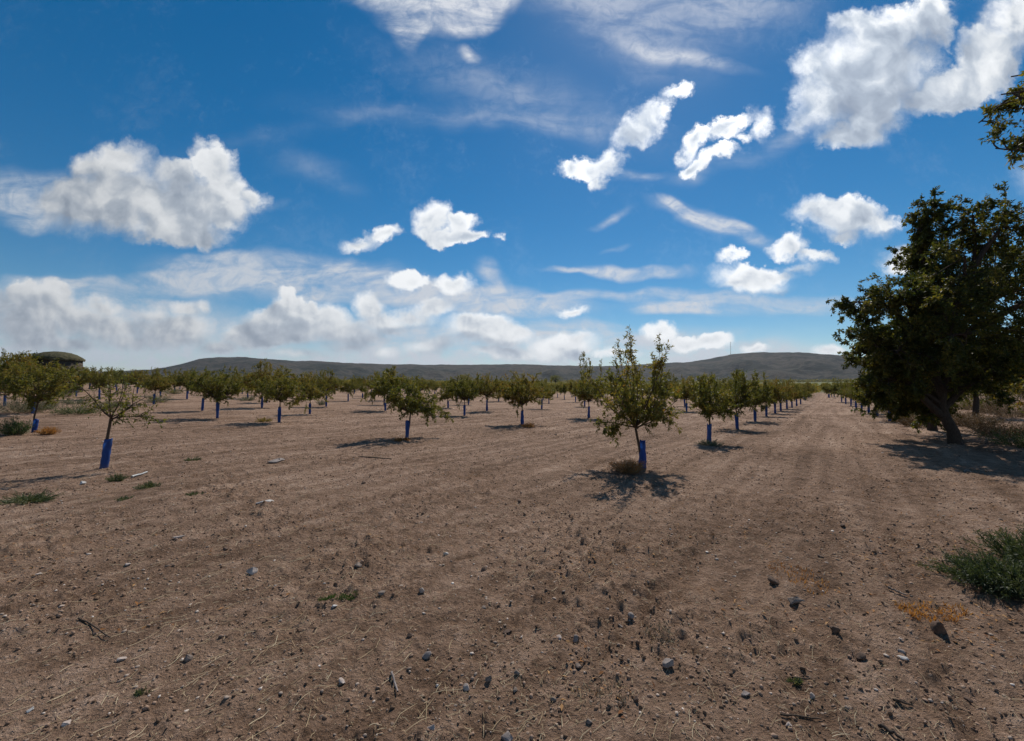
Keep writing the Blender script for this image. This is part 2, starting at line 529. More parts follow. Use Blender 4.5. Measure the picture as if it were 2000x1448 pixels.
M_ground = make_ground()
M_hill = make_hill()
M_leaf = leaf_material('almond_leaves', [(0.0, (.070, .090, .020)), (0.4, (.135, .142, .032)), (0.7, (.21, .18, .042)), (0.93, (.28, .19, .05)), (1.0, (.30, .15, .045))], 0.5)
M_leaf_old = leaf_material('old_tree_leaves', [(0.0, (.035, .052, .015)), (0.40, (.085, .098, .022)), (0.68, (.175, .152, .032)), (0.92, (.25, .18, .042)), (1.0, (.27, .13, .04))], 0.5)
M_leaf_yel = leaf_material('yellowing_leaves', [(0.0, (.10, .09, .02)), (0.5, (.22, .17, .035)), (1.0, (.30, .20, .05))])
M_leaf_grey = leaf_material('grey_green_leaves', [(0.0, (.065, .085, .045)), (0.5, (.12, .145, .09)), (1.0, (.20, .21, .13))], 0.25)
M_leaf_green = leaf_material('fresh_green_leaves', [(0.0, (.025, .055, .014)), (0.5, (.055, .105, .028)), (1.0, (.12, .15, .05))], 0.35)
M_leaf_brown = leaf_material('brown_dead_leaves', [(0.0, (.05, .028, .014)), (0.5, (.11, .062, .028)), (1.0, (.20, .12, .055))], 0.25)
M_leaf_dusty = leaf_material('dusty_green_leaves', [(0.0, (.04, .058, .028)), (0.5, (.085, .108, .052)), (0.85, (.15, .155, .085)), (1.0, (.28, .23, .14))], 0.35)
M_leaf_rust = leaf_material('dry_rusty_leaves', [(0.0, (.17, .065, .020)), (0.5, (.34, .145, .045)), (1.0, (.48, .26, .10))], 0.5)
M_straw = simple_random('dry_straw', [(0.0, (.20, .14, .08)), (0.5, (.36, .27, .16)), (1.0, (.50, .41, .27))])
M_clod = simple_random('soil_crumbs', [(0.0, (.12, .074, .046)), (0.5, (.24, .152, .10)), (1.0, (.38, .255, .18))])
M_pebble = simple_random('pebbles', [(0.0, (.20, .15, .115)), (0.55, (.34, .265, .21)), (0.88, (.50, .41, .34)), (1.0, (.70, .62, .54))])
M_litter = simple_random('fallen_leaves', [(0.0, (.13, .055, .025)), (0.5, (.27, .12, .04)), (1.0, (.40, .23, .10))])


def make_bark(name, c0, c1):
    m, nb, out = material(name)
    tc_ = nb.n('ShaderNodeTexCoord')
    mp = nb.n('ShaderNodeMapping'); mp.inputs[3].default_value = (1, 1, 0.25)
    nb.put(mp, 0, tc_.outputs['Object'])
    nz = nb.noise(mp.outputs[0], 45, 5, 0.65)
    surf(nb, out, nb.ramp(nz, [(0.3, c0), (0.7, c1)]), 0.9, nz, 0.01)
    return m


M_bark = make_bark('almond_bark', (.045, .030, .020), (.13, .092, .065))
M_bark_old = make_bark('old_bark', (.030, .022, .017), (.085, .064, .050))


def make_plastic():
    m, nb, out = material('blue_guard_plastic')
    tc_ = nb.n('ShaderNodeTexCoord')
    oi = nb.n('ShaderNodeObjectInfo')
    nz = nb.noise(tc_.outputs['Object'], 9, 5, 0.6)
    col = nb.ramp(nz, [(0.35, (.010, .050, .20)), (0.6, (.018, .085, .33)), (0.75, (.07, .16, .42))])
    # soil splashed up from the ground
    sp = nb.n('ShaderNodeSeparateXYZ'); nb.put(sp, 0, tc_.outputs['Object'])
    dirt = nb.m('MULTIPLY', nb.sm(nb.m('ADD', sp.outputs[2], nb.m('MULTIPLY', nz, 0.12)), 0.06, 0.16, 1.0, 0.0), 0.6)
    col = nb.mix(dirt, col, rgb(.22, .15, .10))
    dust = nb.sm(nb.noise(tc_.outputs['Object'], 5, 5, 0.7), .5, .72, 0.0, .45)
    col = nb.mix(dust, col, rgb(.12, .17, .28))
    col = nb.mix(nb.m('MULTIPLY', oi.outputs['Random'], 0.35), col, rgb(.10, .17, .32))
    p = nb.n('ShaderNodeBsdfPrincipled')
    nb.put(p, 'Base Color', col); nb.put(p, 'Roughness', 0.5); nb.put(p, 'Specular IOR Level', 0.3)
    tr = nb.n('ShaderNodeBsdfTranslucent'); nb.put(tr, 0, rgb(.02, .12, .50))
    mx = nb.n('ShaderNodeMixShader'); nb.put(mx, 0, 0.35)
    nb.t.links.new(p.outputs[0], mx.inputs[1]); nb.t.links.new(tr.outputs[0], mx.inputs[2])
    nb.t.links.new(mx.outputs[0], out.inputs[0])
    return m


M_guard = make_plastic()


def make_rock(name, c0, c1):
    m, nb, out = material(name)
    tc_ = nb.n('ShaderNodeTexCoord')
    nz = nb.noise(tc_.outputs['Object'], 22, 6, 0.65)
    n2 = nb.noise(tc_.outputs['Object'], 5, 3, 0.6)
    col = nb.ramp(nb.m('ADD', nb.m('MULTIPLY', nz, 0.5), nb.m('MULTIPLY', n2, 0.5)), [(0.36, c0), (0.64, c1)])
    surf(nb, out, col, 0.85, nz, 0.008)
    return m


M_rock = {
    'pale': make_rock('pale_limestone', (.30, .24, .20), (.55, .46, .40)),
    'grey': make_rock('grey_stone', (.16, .13, .115), (.34, .29, .26)),
    'dark': make_rock('dark_clod', (.075, .048, .034), (.17, .112, .08)),
    'tan': make_rock('tan_stone', (.13, .10, .08), (.28, .22, .18)),
    'white': make_rock('white_stone', (.36, .33, .30), (.60, .57, .53)),
}

# ------------------------------------------------------------------ ground sheet
def build_ground():
    rads = [0.0]
    r = 0.7
    while r < 6500:
        rads.append(r)
        r *= 1.0078 if r < 60 else (1.014 if r < 400 else 1.03)
    rads = np.array(rads)
    th = np.concatenate([np.linspace(R(-62), R(62), 900, endpoint=False), np.linspace(R(62), R(298), 110, endpoint=False)])
    nr, nth = len(rads), len(th)
    RR, TH = np.meshgrid(rads[1:], th, indexing='ij')
    X, Y = RR * np.sin(TH), RR * np.cos(TH)
    Z = ground_z(X, Y)
    V = np.stack([X.ravel(), Y.ravel(), Z.ravel()], 1)
    V = np.vstack([V, [[0, 0, float(ground_z(np.array(0.0), np.array(0.0)))]]])
    i = np.arange(nr - 2)[:, None] * nth
    j = np.arange(nth)[None, :]
    j2 = (j + 1) % nth
    Q = np.stack([i + j, i + nth + j, i + nth + j2, i + j2], -1).reshape(-1, 4)
    c = len(V) - 1
    T = np.stack([np.full(nth, c), np.arange(nth), (np.arange(nth) + 1) % nth], 1)
    o = mesh_obj('ground', V, [Q[:, ::-1], T[:, ::-1]], M_ground, smooth=True)
    me = o.data
    tag(o, 'bare brown stony soil of the orchard with a rutted farm track along the right', kind='structure')
    return o


build_ground()

# ------------------------------------------------------------------ hills
RIDGE = [(-400, 722), (0, 728), (200, 727), (300, 722), (350, 713), (390, 702), (430, 697), (480, 699), (540, 705), (620, 708), (700, 711), (800, 711), (900, 714),
         (1000, 713), (1100, 716), (1200, 715), (1280, 711), (1340, 708), (1380, 702), (1430, 691), (1480, 688), (1560, 689), (1620, 692),
         (1680, 697), (1740, 704), (1820, 712), (1950, 716), (2400, 722)]


def build_hills():
    az = np.array([math.atan2(*ray(x, y)[:2]) for x, y in RIDGE])
    D0 = 3000.0
    hh = []
    for x, y in RIDGE:
        d = ray(x, y)
        hh.append(HC + D0 * d[2] / math.hypot(d[0], d[1]))
    A = np.linspace(R(-62), R(62), 620)
    rr = np.linspace(1500, 4200, 130)
    RRr, AA = np.meshgrid(rr, A, indexing='ij')
    prof = np.interp(AA, az, np.array(hh))
    X, Y = RRr * np.sin(AA), RRr * np.cos(AA)
    base = land(X, Y)
    ridge_r = 2950 + 120 * perlin(AA * 9, AA * 0 + .5, 31)
    t = np.clip((RRr - 1750) / (ridge_r - 1750), 0, 1)
    warp = 0.16 * fbm(X / 420, Y / 420, 4, 33)
    t = np.clip(t + warp * t * (1 - t) * 4, 0, 1)
    up = t ** 1.6
    gully = (np.abs(fbm(X / 330, Y / 700, 4, 41)) - .25) * 95 * (t * (1 - t) * 4) * (1 - t) ** .6
    Z = base + (prof - base) * up + gully * 0.7 + 3.0 * fbm(X / 90, Y / 90, 3, 44) * t
    back = np.clip((RRr - ridge_r) / 900, 0, 1)
    Z = Z - back * 60
    Z = np.where(RRr <= 1520, base - 3, Z)
    n0, n1 = X.shape
    V = np.stack([X.ravel(), Y.ravel(), Z.ravel()], 1)
    i = np.arange(n0 - 1)[:, None] * n1
    j = np.arange(n1 - 1)[None, :]
    Q = np.stack([i + j, i + j + 1, i + n1 + j + 1, i + n1 + j], -1).reshape(-1, 4)
    o = mesh_obj('hills', V, Q, M_hill, smooth=True)
    tag(o, 'long low dry hills along the horizon with a flat-topped one on the right', kind='structure')


build_hills()


# ------------------------------------------------------------------ tubes and leaves
class Tubes:
    def __init__(s):
        s.V = []; s.F = []; s.n = 0

    def add(s, pts, rad, k=6, cap=True):
        pts = np.asarray(pts, float); rad = np.asarray(rad, float)
        d = np.gradient(pts, axis=0)
        d /= np.linalg.norm(d, axis=1, keepdims=True) + 1e-9
        ref = np.array([0.0, 0.0, 1.0]) if abs(d[0][2]) < 0.8 else np.array([1.0, 0, 0])
        u = np.cross(d, ref); u /= np.linalg.norm(u, axis=1, keepdims=True) + 1e-9
        w = np.cross(d, u)
        a = np.linspace(0, 2 * math.pi, k, endpoint=False)
        ring = pts[:, None, :] + rad[:, None, None] * (np.cos(a)[None, :, None] * u[:, None, :] + np.sin(a)[None, :, None] * w[:, None, :])
        m = len(pts)
        i = np.arange(m - 1)[:, None] * k; j = np.arange(k)[None, :]; j2 = (j + 1) % k
        Q = np.stack([i + j, i + j2, i + k + j2, i + k + j], -1).reshape(-1, 4) + s.n
        s.V.append(ring.reshape(-1, 3)); s.F.append(Q)
        s.n += m * k

    def build(s, name, mat, parent=None, smooth=True):
        return mesh_obj(name, np.vstack(s.V), [np.vstack(s.F)], mat, parent, smooth)


def leaves_mesh(P, Dr, L, Wd, rng, droop=0.35, spread=0.9):
    """one folded four-cornered blade per point"""
    n = len(P)
    rnd = rng.normal(size=(n, 3))
    d = Dr * 0.6 + rnd * spread * 0.6
    d[:, 2] -= droop
    d /= np.linalg.norm(d, axis=1, keepdims=True) + 1e-9
    q = rng.normal(size=(n, 3))
    s = np.cross(d, q); s /= np.linalg.norm(s, axis=1, keepdims=True) + 1e-9
    nn = np.cross(s, d)
    l = L * rng.uniform(0.65, 1.25, (n, 1)); w = Wd * rng.uniform(0.7, 1.2, (n, 1))
    a = P
    t = P + d * l + nn * l * rng.uniform(-.15, .15, (n, 1))
    b1 = P + d * l * 0.45 + s * w * 0.5 + nn * w * 0.18
    b2 = P + d * l * 0.45 - s * w * 0.5 + nn * w * 0.18
    V = np.stack([a, b1, t, b2], 1).reshape(-1, 3)
    k = np.arange(n)[:, None] * 4
    return V, np.hstack([k, k + 1, k + 2, k + 3])


def curve(p0, d0, L, n, rng, wob=0.15, trop=0.0):
    pts = [np.array(p0, float)]
    d = np.array(d0, float); d /= np.linalg.norm(d)
    for _ in range(n):
        d = d + rng.normal(size=3) * wob
        d[2] += trop
        d /= np.linalg.norm(d)
        pts.append(pts[-1] + d * L / n)
    return np.array(pts)


def interp(pts, t):
    f = t * (len(pts) - 1)
    i = min(int(f), len(pts) - 2)
    return pts[i] + (pts[i + 1] - pts[i]) * (f - i), (pts[i + 1] - pts[i])


def orchard_tree(seed, height=2.1, width=1.9, fork=0.75, scaf=5, leaf=1.0, shoots=4, shoot_len=0.7, lean=(0, 0), dens=1.0, loc=(0, 0, 0), k=6, leafL=0.070, leafW=0.025):
    """young almond: returns Empty with trunk, crown, tree_guard"""
    rng = np.random.default_rng(seed)
    tb = Tubes()
    top = np.array([lean[0], lean[1], fork])
    mid = top * 0.5 + np.array([rng.normal() * .02, rng.normal() * .02, 0])
    tp = np.array([[0, 0, -0.06], mid * 0.5, mid, top * .8 + mid * .2, top])
    tb.add(tp, [0.034, 0.030, 0.026, .024, 0.023], k)
    P, Dv = [], []

    def leafy(pts, n):
        t = rng.uniform(0.1, 1, n)
        for q in t:
            p, d = interp(pts, q)
            P.append(p + rng.normal(size=3) * 0.012); Dv.append(d / (np.linalg.norm(d) + 1e-9))
    ch = height - fork
    for i in range(scaf):
        a = 2 * math.pi * (i + rng.uniform(-.3, .3)) / scaf
        el = rng.uniform(R(2), R(62))
        Ls = (width * 0.5 / max(math.cos(el), .45)) * rng.uniform(.75, 1.1)
        Ls = min(Ls, max(ch * 1.15, width * .5))
        p0, _ = interp(tp, rng.uniform(0.82, 1.0))
        sc = curve(p0, (math.cos(a) * math.cos(el), math.sin(a) * math.cos(el), math.sin(el)), Ls, 6, rng, 0.12, 0.03)
        tb.add(sc, np.linspace(0.017, 0.005, 7), 5)
        for j in range(9):
            q = rng.uniform(0.18, 1.0)
            p, d = interp(sc, q)
            dd = d / np.linalg.norm(d) + rng.normal(size=3) * 0.75 + np.array([0, 0, 0.12])
            sub = curve(p, dd, rng.uniform(.22, .5) * width * .42, 4, rng, 0.2, -0.02)
            tb.add(sub, np.linspace(0.006, 0.0025, 5), 3)
            leafy(sub, int(36 * dens))
            for _ in range(3):
                p2, d2 = interp(sub, rng.uniform(.3, 1))
                tw = curve(p2, d2 / np.linalg.norm(d2) + rng.normal(size=3) * .8, rng.uniform(.10, .26), 3, rng, 0.2, -0.05)
                tb.add(tw, np.linspace(0.003, 0.0015, 4), 3)
                leafy(tw, int(27 * dens))
    for i in range(shoots):
        a = rng.uniform(0, 2 * math.pi)
        rr = rng.uniform(0.0, .3) * width
        p = np.array([lean[0] + math.cos(a) * rr, lean[1] + math.sin(a) * rr, fork + ch * rng.uniform(.15, .4)])
        Lh = shoot_len * rng.uniform(.6, 1.1) + ch * .5
        sh = curve(p, (math.cos(a) * .25 * rng.uniform(0, 1), math.sin(a) * .25 * rng.uniform(0, 1), 1), Lh, 7, rng, 0.06, 0.02)
        tb.add(np.vstack([[top], sh]), np.linspace(0.010, 0.002, 9), 4)
        leafy(sh, int(60 * Lh * dens))
        for _ in range(int(8 * Lh)):
            p2, d2 = interp(sh, rng.uniform(.15, .95))
            tw = curve(p2, d2 / np.linalg.norm(d2) + rng.normal(size=3) * .5, rng.uniform(.08, .24), 3, rng, 0.15, 0.02)
            tb.add(tw, np.linspace(0.003, 0.0015, 4), 3)
            leafy(tw, int(20 * dens))
    rx, rz = width * .47, ch * .46
    cz = fork + ch * .48
    for _ in range(int((42 if dens > .4 else 4) * min(1.3, width / 1.8) ** 2)):
        u = rng.normal(size=3); u /= np.linalg.norm(u)
        q = rng.uniform(.35, 1.0) ** .6
        if rng.uniform() < .3: u[2] = -abs(u[2]) * .5
        e = np.array([lean[0], lean[1], cz]) + u * q * np.array([rx, rx * rng.uniform(.8, 1.1), rz])
        s0_ = np.array([lean[0], lean[1], fork]) * .55 + e * .45 + np.array([0, 0, .05])
        sub = curve(s0_, e - s0_, np.linalg.norm(e - s0_), 4, rng, .12, 0.0)
        tb.add(np.vstack([[top], sub]), [.008, .006, .005, .004, .003, .002], 3)
        leafy(sub[2:], int(22 * dens))
        for _k in range(3):
            tw = curve(sub[3], rng.normal(size=3), rng.uniform(.12, .3), 3, rng, .2, -.04)
            tb.add(tw, np.linspace(.003, .0015, 4), 3)
            leafy(tw, int(22 * dens))
    root = empty('almond_tree', loc)
    tb.build('trunk', M_bark, root)
    V, Q = leaves_mesh(np.array(P), np.array(Dv), leafL * leaf, leafW * leaf, rng)
    mesh_obj('crown', V, [Q], M_leaf, root)
    return root


def make_guard(root, seed, h=0.52, r=0.062, tilt=(0, 0)):
    """ribbed plastic sleeve, slightly crushed, open at the top"""
    rng = np.random.default_rng(seed)
    k, m = 20, 14
    a = np.linspace(0, 2 * math.pi, k, endpoint=False)
    zs = np.concatenate([np.linspace(-0.05, h, m), [h, h * .9]])
    V = []
    for i, z in enumerate(zs):
        inner = i >= m
        rr = (r - (0.006 if inner else 0)) * (1 + 0.05 * math.sin(i * 1.9) * (0 if inner else 1))
        sq = 1 + 0.16 * math.sin(z * 7 + seed) + 0.05 * np.sin(a * 3 + z * 22 + seed) + 0.03 * np.sin(a * 5 - z * 31)
        flap = (0.020 * np.sin(a * 2 + seed) + 0.012 * np.sin(a * 3)) if i >= m - 1 else 0 * a
        V.append(np.stack([rr * sq * np.cos(a) + tilt[0] * z, rr / sq * np.sin(a) + tilt[1] * z, z + flap], 1))
    V = np.vstack(V)
    M_ = len(zs)
    i = np.arange(M_ - 1)[:, None] * k; j = np.arange(k)[None, :]; j2 = (j + 1) % k
    Q = np.stack([i + j, i + j2, i + k + j2, i + k + j], -1).reshape(-1, 4)
    return mesh_obj('tree_guard', V, [Q], M_guard, root, True)


def kids(o):
    return [c for c in COL.objects if c.parent == o]


def copy_thing(src_root, src_kids, loc, rz, sc, szc=1.0):
    r_ = src_root.copy()
    COL.objects.link(r_)
    r_.location = loc; r_.rotation_euler = (0, 0, rz)
    for k_ in src_kids:
        c = k_.copy()
        COL.objects.link(c)
        c.parent = r_
        if c.name.startswith('tree_guard'):
            c.scale = (1, 1, 1)
        else:
            c.scale = (sc, sc, sc * szc)
    return r_


def place(px, py):
    p = at(px, py)
    return (float(p[0]), float(p[1]), float(ground_z(p[0], p[1])))


GRP = 'young almond trees planted in rows on bare soil'
picked = []

# the tree beside the track that shows largest: tall upright shoots over a wide low skirt
loc = place(1255, 912)
picked.append(loc[:2])
t = orchard_tree(11, height=2.15, width=1.85, fork=0.80, scaf=9, shoots=11, shoot_len=0.85, lean=(0.12, -0.05), dens=.72, loc=loc, leafL=0.070, leafW=0.024)
make_guard(t, 1, 0.53, 0.066, (-0.01, 0.0))
t.rotation_euler = (0, 0, math.pi)
tag(t, 'tall leafy young almond with upright shoots, nearest tree beside the track', 'almond tree', GRP)

# trees worked out one by one: px, py of the base, params, label
NEARS = [
 (203, 914, dict(height=1.65, width=1.35, fork=0.98, scaf=5, shoots=3, shoot_len=.3, dens=.20, lean=(.10, 0)), .56, (.12, 0), 'almost bare thin almond with a leaning blue guard, left foreground'),
 (66, 845, dict(height=2.2, width=2.0, fork=1.0, scaf=6, shoots=5, shoot_len=.5, dens=.85, lean=(.1, 0)), .42, (.16, 0), 'almond with torn blue guard beside rusty weeds at the far left edge'),
 (795, 855, dict(height=1.9, width=2.1, fork=.80, scaf=8, shoots=7, shoot_len=.35, dens=1, lean=(.1, 0)), .52, (.03, 0), 'round low almond left of centre whose shadow stretches left over bare soil'),
 (545, 825, dict(height=2.1, width=2.7, fork=.95, scaf=8, shoots=8, shoot_len=.3, dens=1.1, lean=(.03, 0)), .66, (.02, 0), 'broad dense almond with wide crown on a bright blue guard, left of centre'),
 (395, 803, dict(height=2.2, width=2.5, fork=1.05, scaf=8, shoots=6, shoot_len=.4, dens=1.05, lean=(.08, 0)), .75, (.05, 0), 'dark full almond below the left end of the hill'),
 (1020, 830, dict(height=2.0, width=2.4, fork=.85, scaf=8, shoots=6, shoot_len=.4, dens=1.2), .6, (0, 0), 'rounded almond near the picture centre with a dry tuft at its foot'),
 (1150, 817, dict(height=2.1, width=2.3, fork=.9, scaf=8, shoots=8, shoot_len=1.6, dens=.9), .6, (.02, 0), 'almond with one very tall thin shoot, just left of the biggest young tree'),
 (1385, 865, dict(height=1.75, width=1.4, fork=.82, scaf=7, shoots=7, shoot_len=.4, dens=.9, lean=(.02, 0)), .55, (.03, 0), 'second almond along the left edge of the track with a weedy foot'),
 (1440, 838, dict(height=2.1, width=1.8, fork=.82, scaf=8, shoots=8, shoot_len=.5, dens=.9, lean=(-.05, 0)), .62, (-.04, 0), 'third almond along the left edge of the track'),
 (1475, 823, dict(height=2.2, width=2.0, fork=.82, scaf=8, shoots=8, shoot_len=.5, dens=1), .6, (0, 0), 'fourth almond along the left edge of the track'),
 (637, 795, dict(height=2.6, width=2.8, fork=1.0, scaf=9, shoots=7, shoot_len=.5, dens=1.1), .8, (0, 0), 'compact almond with dark blue guard right of the broad dense one'),
 (951, 804, dict(height=2.3, width=2.5, fork=.95, scaf=9, shoots=7, shoot_len=.5, dens=1.1), .75, (0, 0), 'almond with pale blue guard behind and left of the rounded central one'),
]
protos = []
for i, (px, py, kw, gh, gt, lab) in enumerate(NEARS):
    loc = place(px, py)
    picked.append(loc[:2])
    t = orchard_tree(100 + i, loc=loc, **kw)
    make_guard(t, i + 2, gh, 0.064, gt)
    tag(t, lab, 'almond tree', GRP)
    protos.append((t, kids(t)))
pool = [protos[i] for i in (2, 3, 4, 5, 7, 8, 9, 10, 11)]

# more trees with a base the photo shows
MORE = [
 (1497, 813, 'fifth almond along the left edge of the track'), (1514, 808, 'sixth almond along the left edge of the track'),
 (1525, 803, 'seventh almond along the left edge of the track'), (1537, 799, 'eighth almond along the left edge of the track'),
 (1547, 796, 'ninth almond along the left edge of the track'), (1556, 793, 'tenth almond along the left edge of the track'),
 (1564, 790, 'eleventh almond along the left edge of the track'),
 (1298, 799, 'almond directly behind and right of the tall leafy one'), (1341, 804, 'almond between the tall leafy one and the second trackside tree'),
 (1058, 799, 'almond behind and right of the rounded central one'), (915, 791, 'almond with bright blue guard between two pale-guarded ones near centre'),
 (893, 782, 'small far almond left of the bright blue guard near centre'), (879, 777, 'farther small almond in the same row left of centre'),
 (593, 778, 'almond behind the broad dense one, its guard just showing'), (521, 787, 'almond half hidden behind the broad dense one'),
 (680, 784, 'almond behind and right of the compact dark-guarded one'), (708, 778, 'almond without visible guard left of the round low one'),
 (725, 774, 'far almond just left of the round low one'), (300, 790, 'leafy almond behind the grey-green shrubs on the left'),
 (1738, 822, 'nearest young almond right of the track, under the old tree'), (1713, 813, 'second young almond right of the track'),
 (1697, 808, 'third young almond right of the track'), (1683, 801, 'fourth young almond right of the track'), (1672, 797, 'fifth young almond right of the track'),
 (1662, 793, 'sixth young almond right of the track'), (1652, 789, 'seventh young almond right of the track'), (1644, 786, 'eighth young almond right of the track'),
]
rs = random.Random(3)
for i, (px, py, lab) in enumerate(MORE):
    loc = place(px, py)
    picked.append(loc[:2])
    pr, pk = pool[rs.randrange(len(pool))]
    rt = copy_thing(pr, pk, loc, rs.uniform(0, 6.28), rs.uniform(.85, 1.08) * (0.85 if 1500 < px < 1570 else 1.0), rs.uniform(.92, 1.05))
    tag(rt, lab, 'almond tree', GRP)

# the planting grid farther off
ORD = ['', 'first', 'second', 'third', 'fourth', 'fifth', 'sixth', 'seventh', 'eighth', 'ninth', 'tenth', 'eleventh', 'twelfth', 'thirteenth',
       'fourteenth', 'fifteenth', 'sixteenth', 'seventeenth', 'eighteenth', 'nineteenth', 'twentieth']
TENS = {2: 'twenty', 3: 'thirty', 4: 'forty', 5: 'fifty'}


def ordinal(n):
    if n <= 20: return ORD[n]
    t_, u = divmod(n, 10)
    if u == 0: return TENS[t_][:-1] + 'ieth'
    return TENS[t_] + '-' + ORD[u]


cells = []
for s in range(-4, 26):
    for k_ in range(-14, 60):
        if s == 0 and k_ < 11:
            continue
        p = T0 + ROW * 5.2 * k_ + PER * (7.0 * s)
        if s < 0:
            p = T0 + ROW * 5.2 * k_ + PER * (6.9 * s + 0.3)
        jx, jy = rs.uniform(-.35, .35), rs.uniform(-.35, .35)
        p = p + np.array([jx, jy])
        r_ = math.hypot(*p)
        if p[1] < 4 or abs(p[0]) / p[1] > 1.28 or r_ > 240: continue
        if min(math.hypot(p[0] - q[0], p[1] - q[1]) for q in picked) < 4.1: continue
        if r_ < 24: continue
        if s < 0 and (k_ < 12 or (s < -1 and r_ < 55)): continue
        if rs.random() < 0.04: continue
        cells.append((r_, s, k_, p))
for k_ in range(16, 22):
    p = T0 + ROW * 5.2 * k_ + PER * (-3.4 + rs.uniform(-.8, .8))
    cells.append((math.hypot(*p), -9, k_, p))
cells.sort(key=lambda c: c[0])
N_IND = 250
ind, rest = cells[:N_IND], cells[N_IND:]
rowcount = {}
for (r_, s, k_, p) in ind:
    rowcount.setdefault(s, []).append(k_)
for s in rowcount: rowcount[s].sort()
for (r_, s, k_, p) in ind:
    pr, pk = pool[rs.randrange(len(pool))]
    sc_w = rs.uniform(.85, 1.25) * (1.0 if s > 0 else .85)
    rt = copy_thing(pr, pk, (float(p[0]), float(p[1]), float(ground_z(p[0], p[1]))), rs.uniform(0, 6.28), sc_w, rs.uniform(.9, 1.15))
    nth = rowcount[s].index(k_) + 1
    if s > 0:
        lab = f'{ordinal(nth)} distant almond in the {ordinal(s + 1)} row counted from the track leftwards'
    elif s == 0:
        lab = f'{ordinal(nth + 11)} almond along the left edge of the track'
    elif s == -9:
        lab = f'{ordinal(nth)} almond of the clump closing the far end of the track'
    else:
        lab = f'{ordinal(nth)} distant almond in the {ordinal(-s)} row right of the track'
    tag(rt, lab, 'almond tree', GRP)


def crowd(name, pts, mat, n_leaf, L, rw, rh, zc, seed):
    """leafy crowns of many far trees in one mesh"""
    rng = np.random.default_rng(seed)
    Vs, Fs, n = [], [], 0
    for (x, y, sc_f) in pts:
        z0 = float(land(x, y))
        u = rng.normal(size=(n_leaf, 3))
        u /= np.linalg.norm(u, axis=1, keepdims=True)
        u *= rng.uniform(.35, 1.05, (n_leaf, 1))
        P_ = np.array([x, y, z0 + zc * sc_f]) + u * np.array([rw, rw, rh]) * sc_f
        V, Q = leaves_mesh(P_, u, L * sc_f, L * .55 * sc_f, rng, 0.1, 1.2)
        Vs.append(V); Fs.append(Q + n); n += len(V)
    return mesh_obj(name, np.vstack(Vs), [np.vstack(Fs)], mat)


pts = [(p[0], p[1], rs.uniform(.85, 1.2)) for (_, _, _, p) in rest]
for s in range(-14, 60):
    for k_ in range(-40, 140):
        p = T0 + ROW * 6.4 * k_ + PER * (8.5 * s)
        r_ = math.hypot(*p)
        if p[1] < 10 or abs(p[0]) / p[1] > 1.25 or not (240 < r_ < 640) or rs.random() < .25: continue
        pts.append((p[0] + rs.uniform(-1.5, 1.5), p[1] + rs.uniform(-1.5, 1.5), rs.uniform(.9, 1.35)))
o = crowd('far_orchard', pts, M_leaf, 95, 0.42, 1.15, 0.85, 1.45, 5)
tag(o, 'mass of far almond trees merging into a green band below the hills', kind='stuff')


# ------------------------------------------------------------------ old trees at the right
def clump_tree(name, seed, base, clumps, limbs, trunk_pts, trunk_r, mat_leaf, leafL, leafW, per, label, cat, group=None, twigs=16, thin=1.0):
    """trunk polyline, limbs to each clump, twigs with leaves filling each clump; all given in world coordinates"""
    rng = np.random.default_rng(seed)
    base = np.array(base)
    tb = Tubes()
    tp = np.array(trunk_pts) - base
    tb.add(tp, trunk_r, 10)
    P, Dv = [], []
    for (c, rad, frm) in clumps:
        c = np.array(c) - base
        p0, _ = interp(tp, frm)
        L = np.linalg.norm(c - p0)
        ts = np.linspace(0, 1, 8)[:, None]
        side = rng.normal(size=3) * 0.10 * L
        limb = p0 + (c - p0) * ts + side * np.sin(ts * math.pi) + np.array([0, 0, 0.10 * L]) * np.sin(ts * math.pi)
        r0 = min(0.10, 0.022 * L + 0.02) * thin
        tb.add(limb, np.linspace(r0, 0.022 * thin, 8), 7)
        for _ in range(twigs):
            p, _d = interp(limb, rng.uniform(.62, 1.0))
            d = rng.normal(size=3); d[2] += .15
            br = curve(p, d, rad * rng.uniform(.6, 1.15), 6, rng, .22, -0.05)
            tb.add(br, np.linspace(.014, .004, 7), 4)
            for _ in range(7):
                q, dq = interp(br, rng.uniform(.25, 1))
                tw = curve(q, dq / np.linalg.norm(dq) + rng.normal(size=3) * .8, rad * rng.uniform(.18, .42), 4, rng, .2, -0.06)
                tb.add(tw, np.linspace(.005, .002, 5), 3)
                tt = rng.uniform(.05, 1, per)
                for v_ in tt:
                    a_, b_ = interp(tw, v_)
                    P.append(a_ + rng.normal(size=3) * .02); Dv.append(b_ / (np.linalg.norm(b_) + 1e-9))
    root = empty(name, base)
    for l in limbs:
        tb.add(np.array(l[0]) - base, l[1], 8)
    tb.build('trunk', M_bark_old, root)
    V, Q = leaves_mesh(np.array(P), np.array(Dv), leafL, leafW, rng, droop=.3)
    mesh_obj('crown', V, [Q], mat_leaf, root)
    tag(root, label, cat, group)
    return root


def pix(px, py, depth):
    d = ray(px, py)
    return (np.array([0, 0, HC]) + d * depth / d[1])


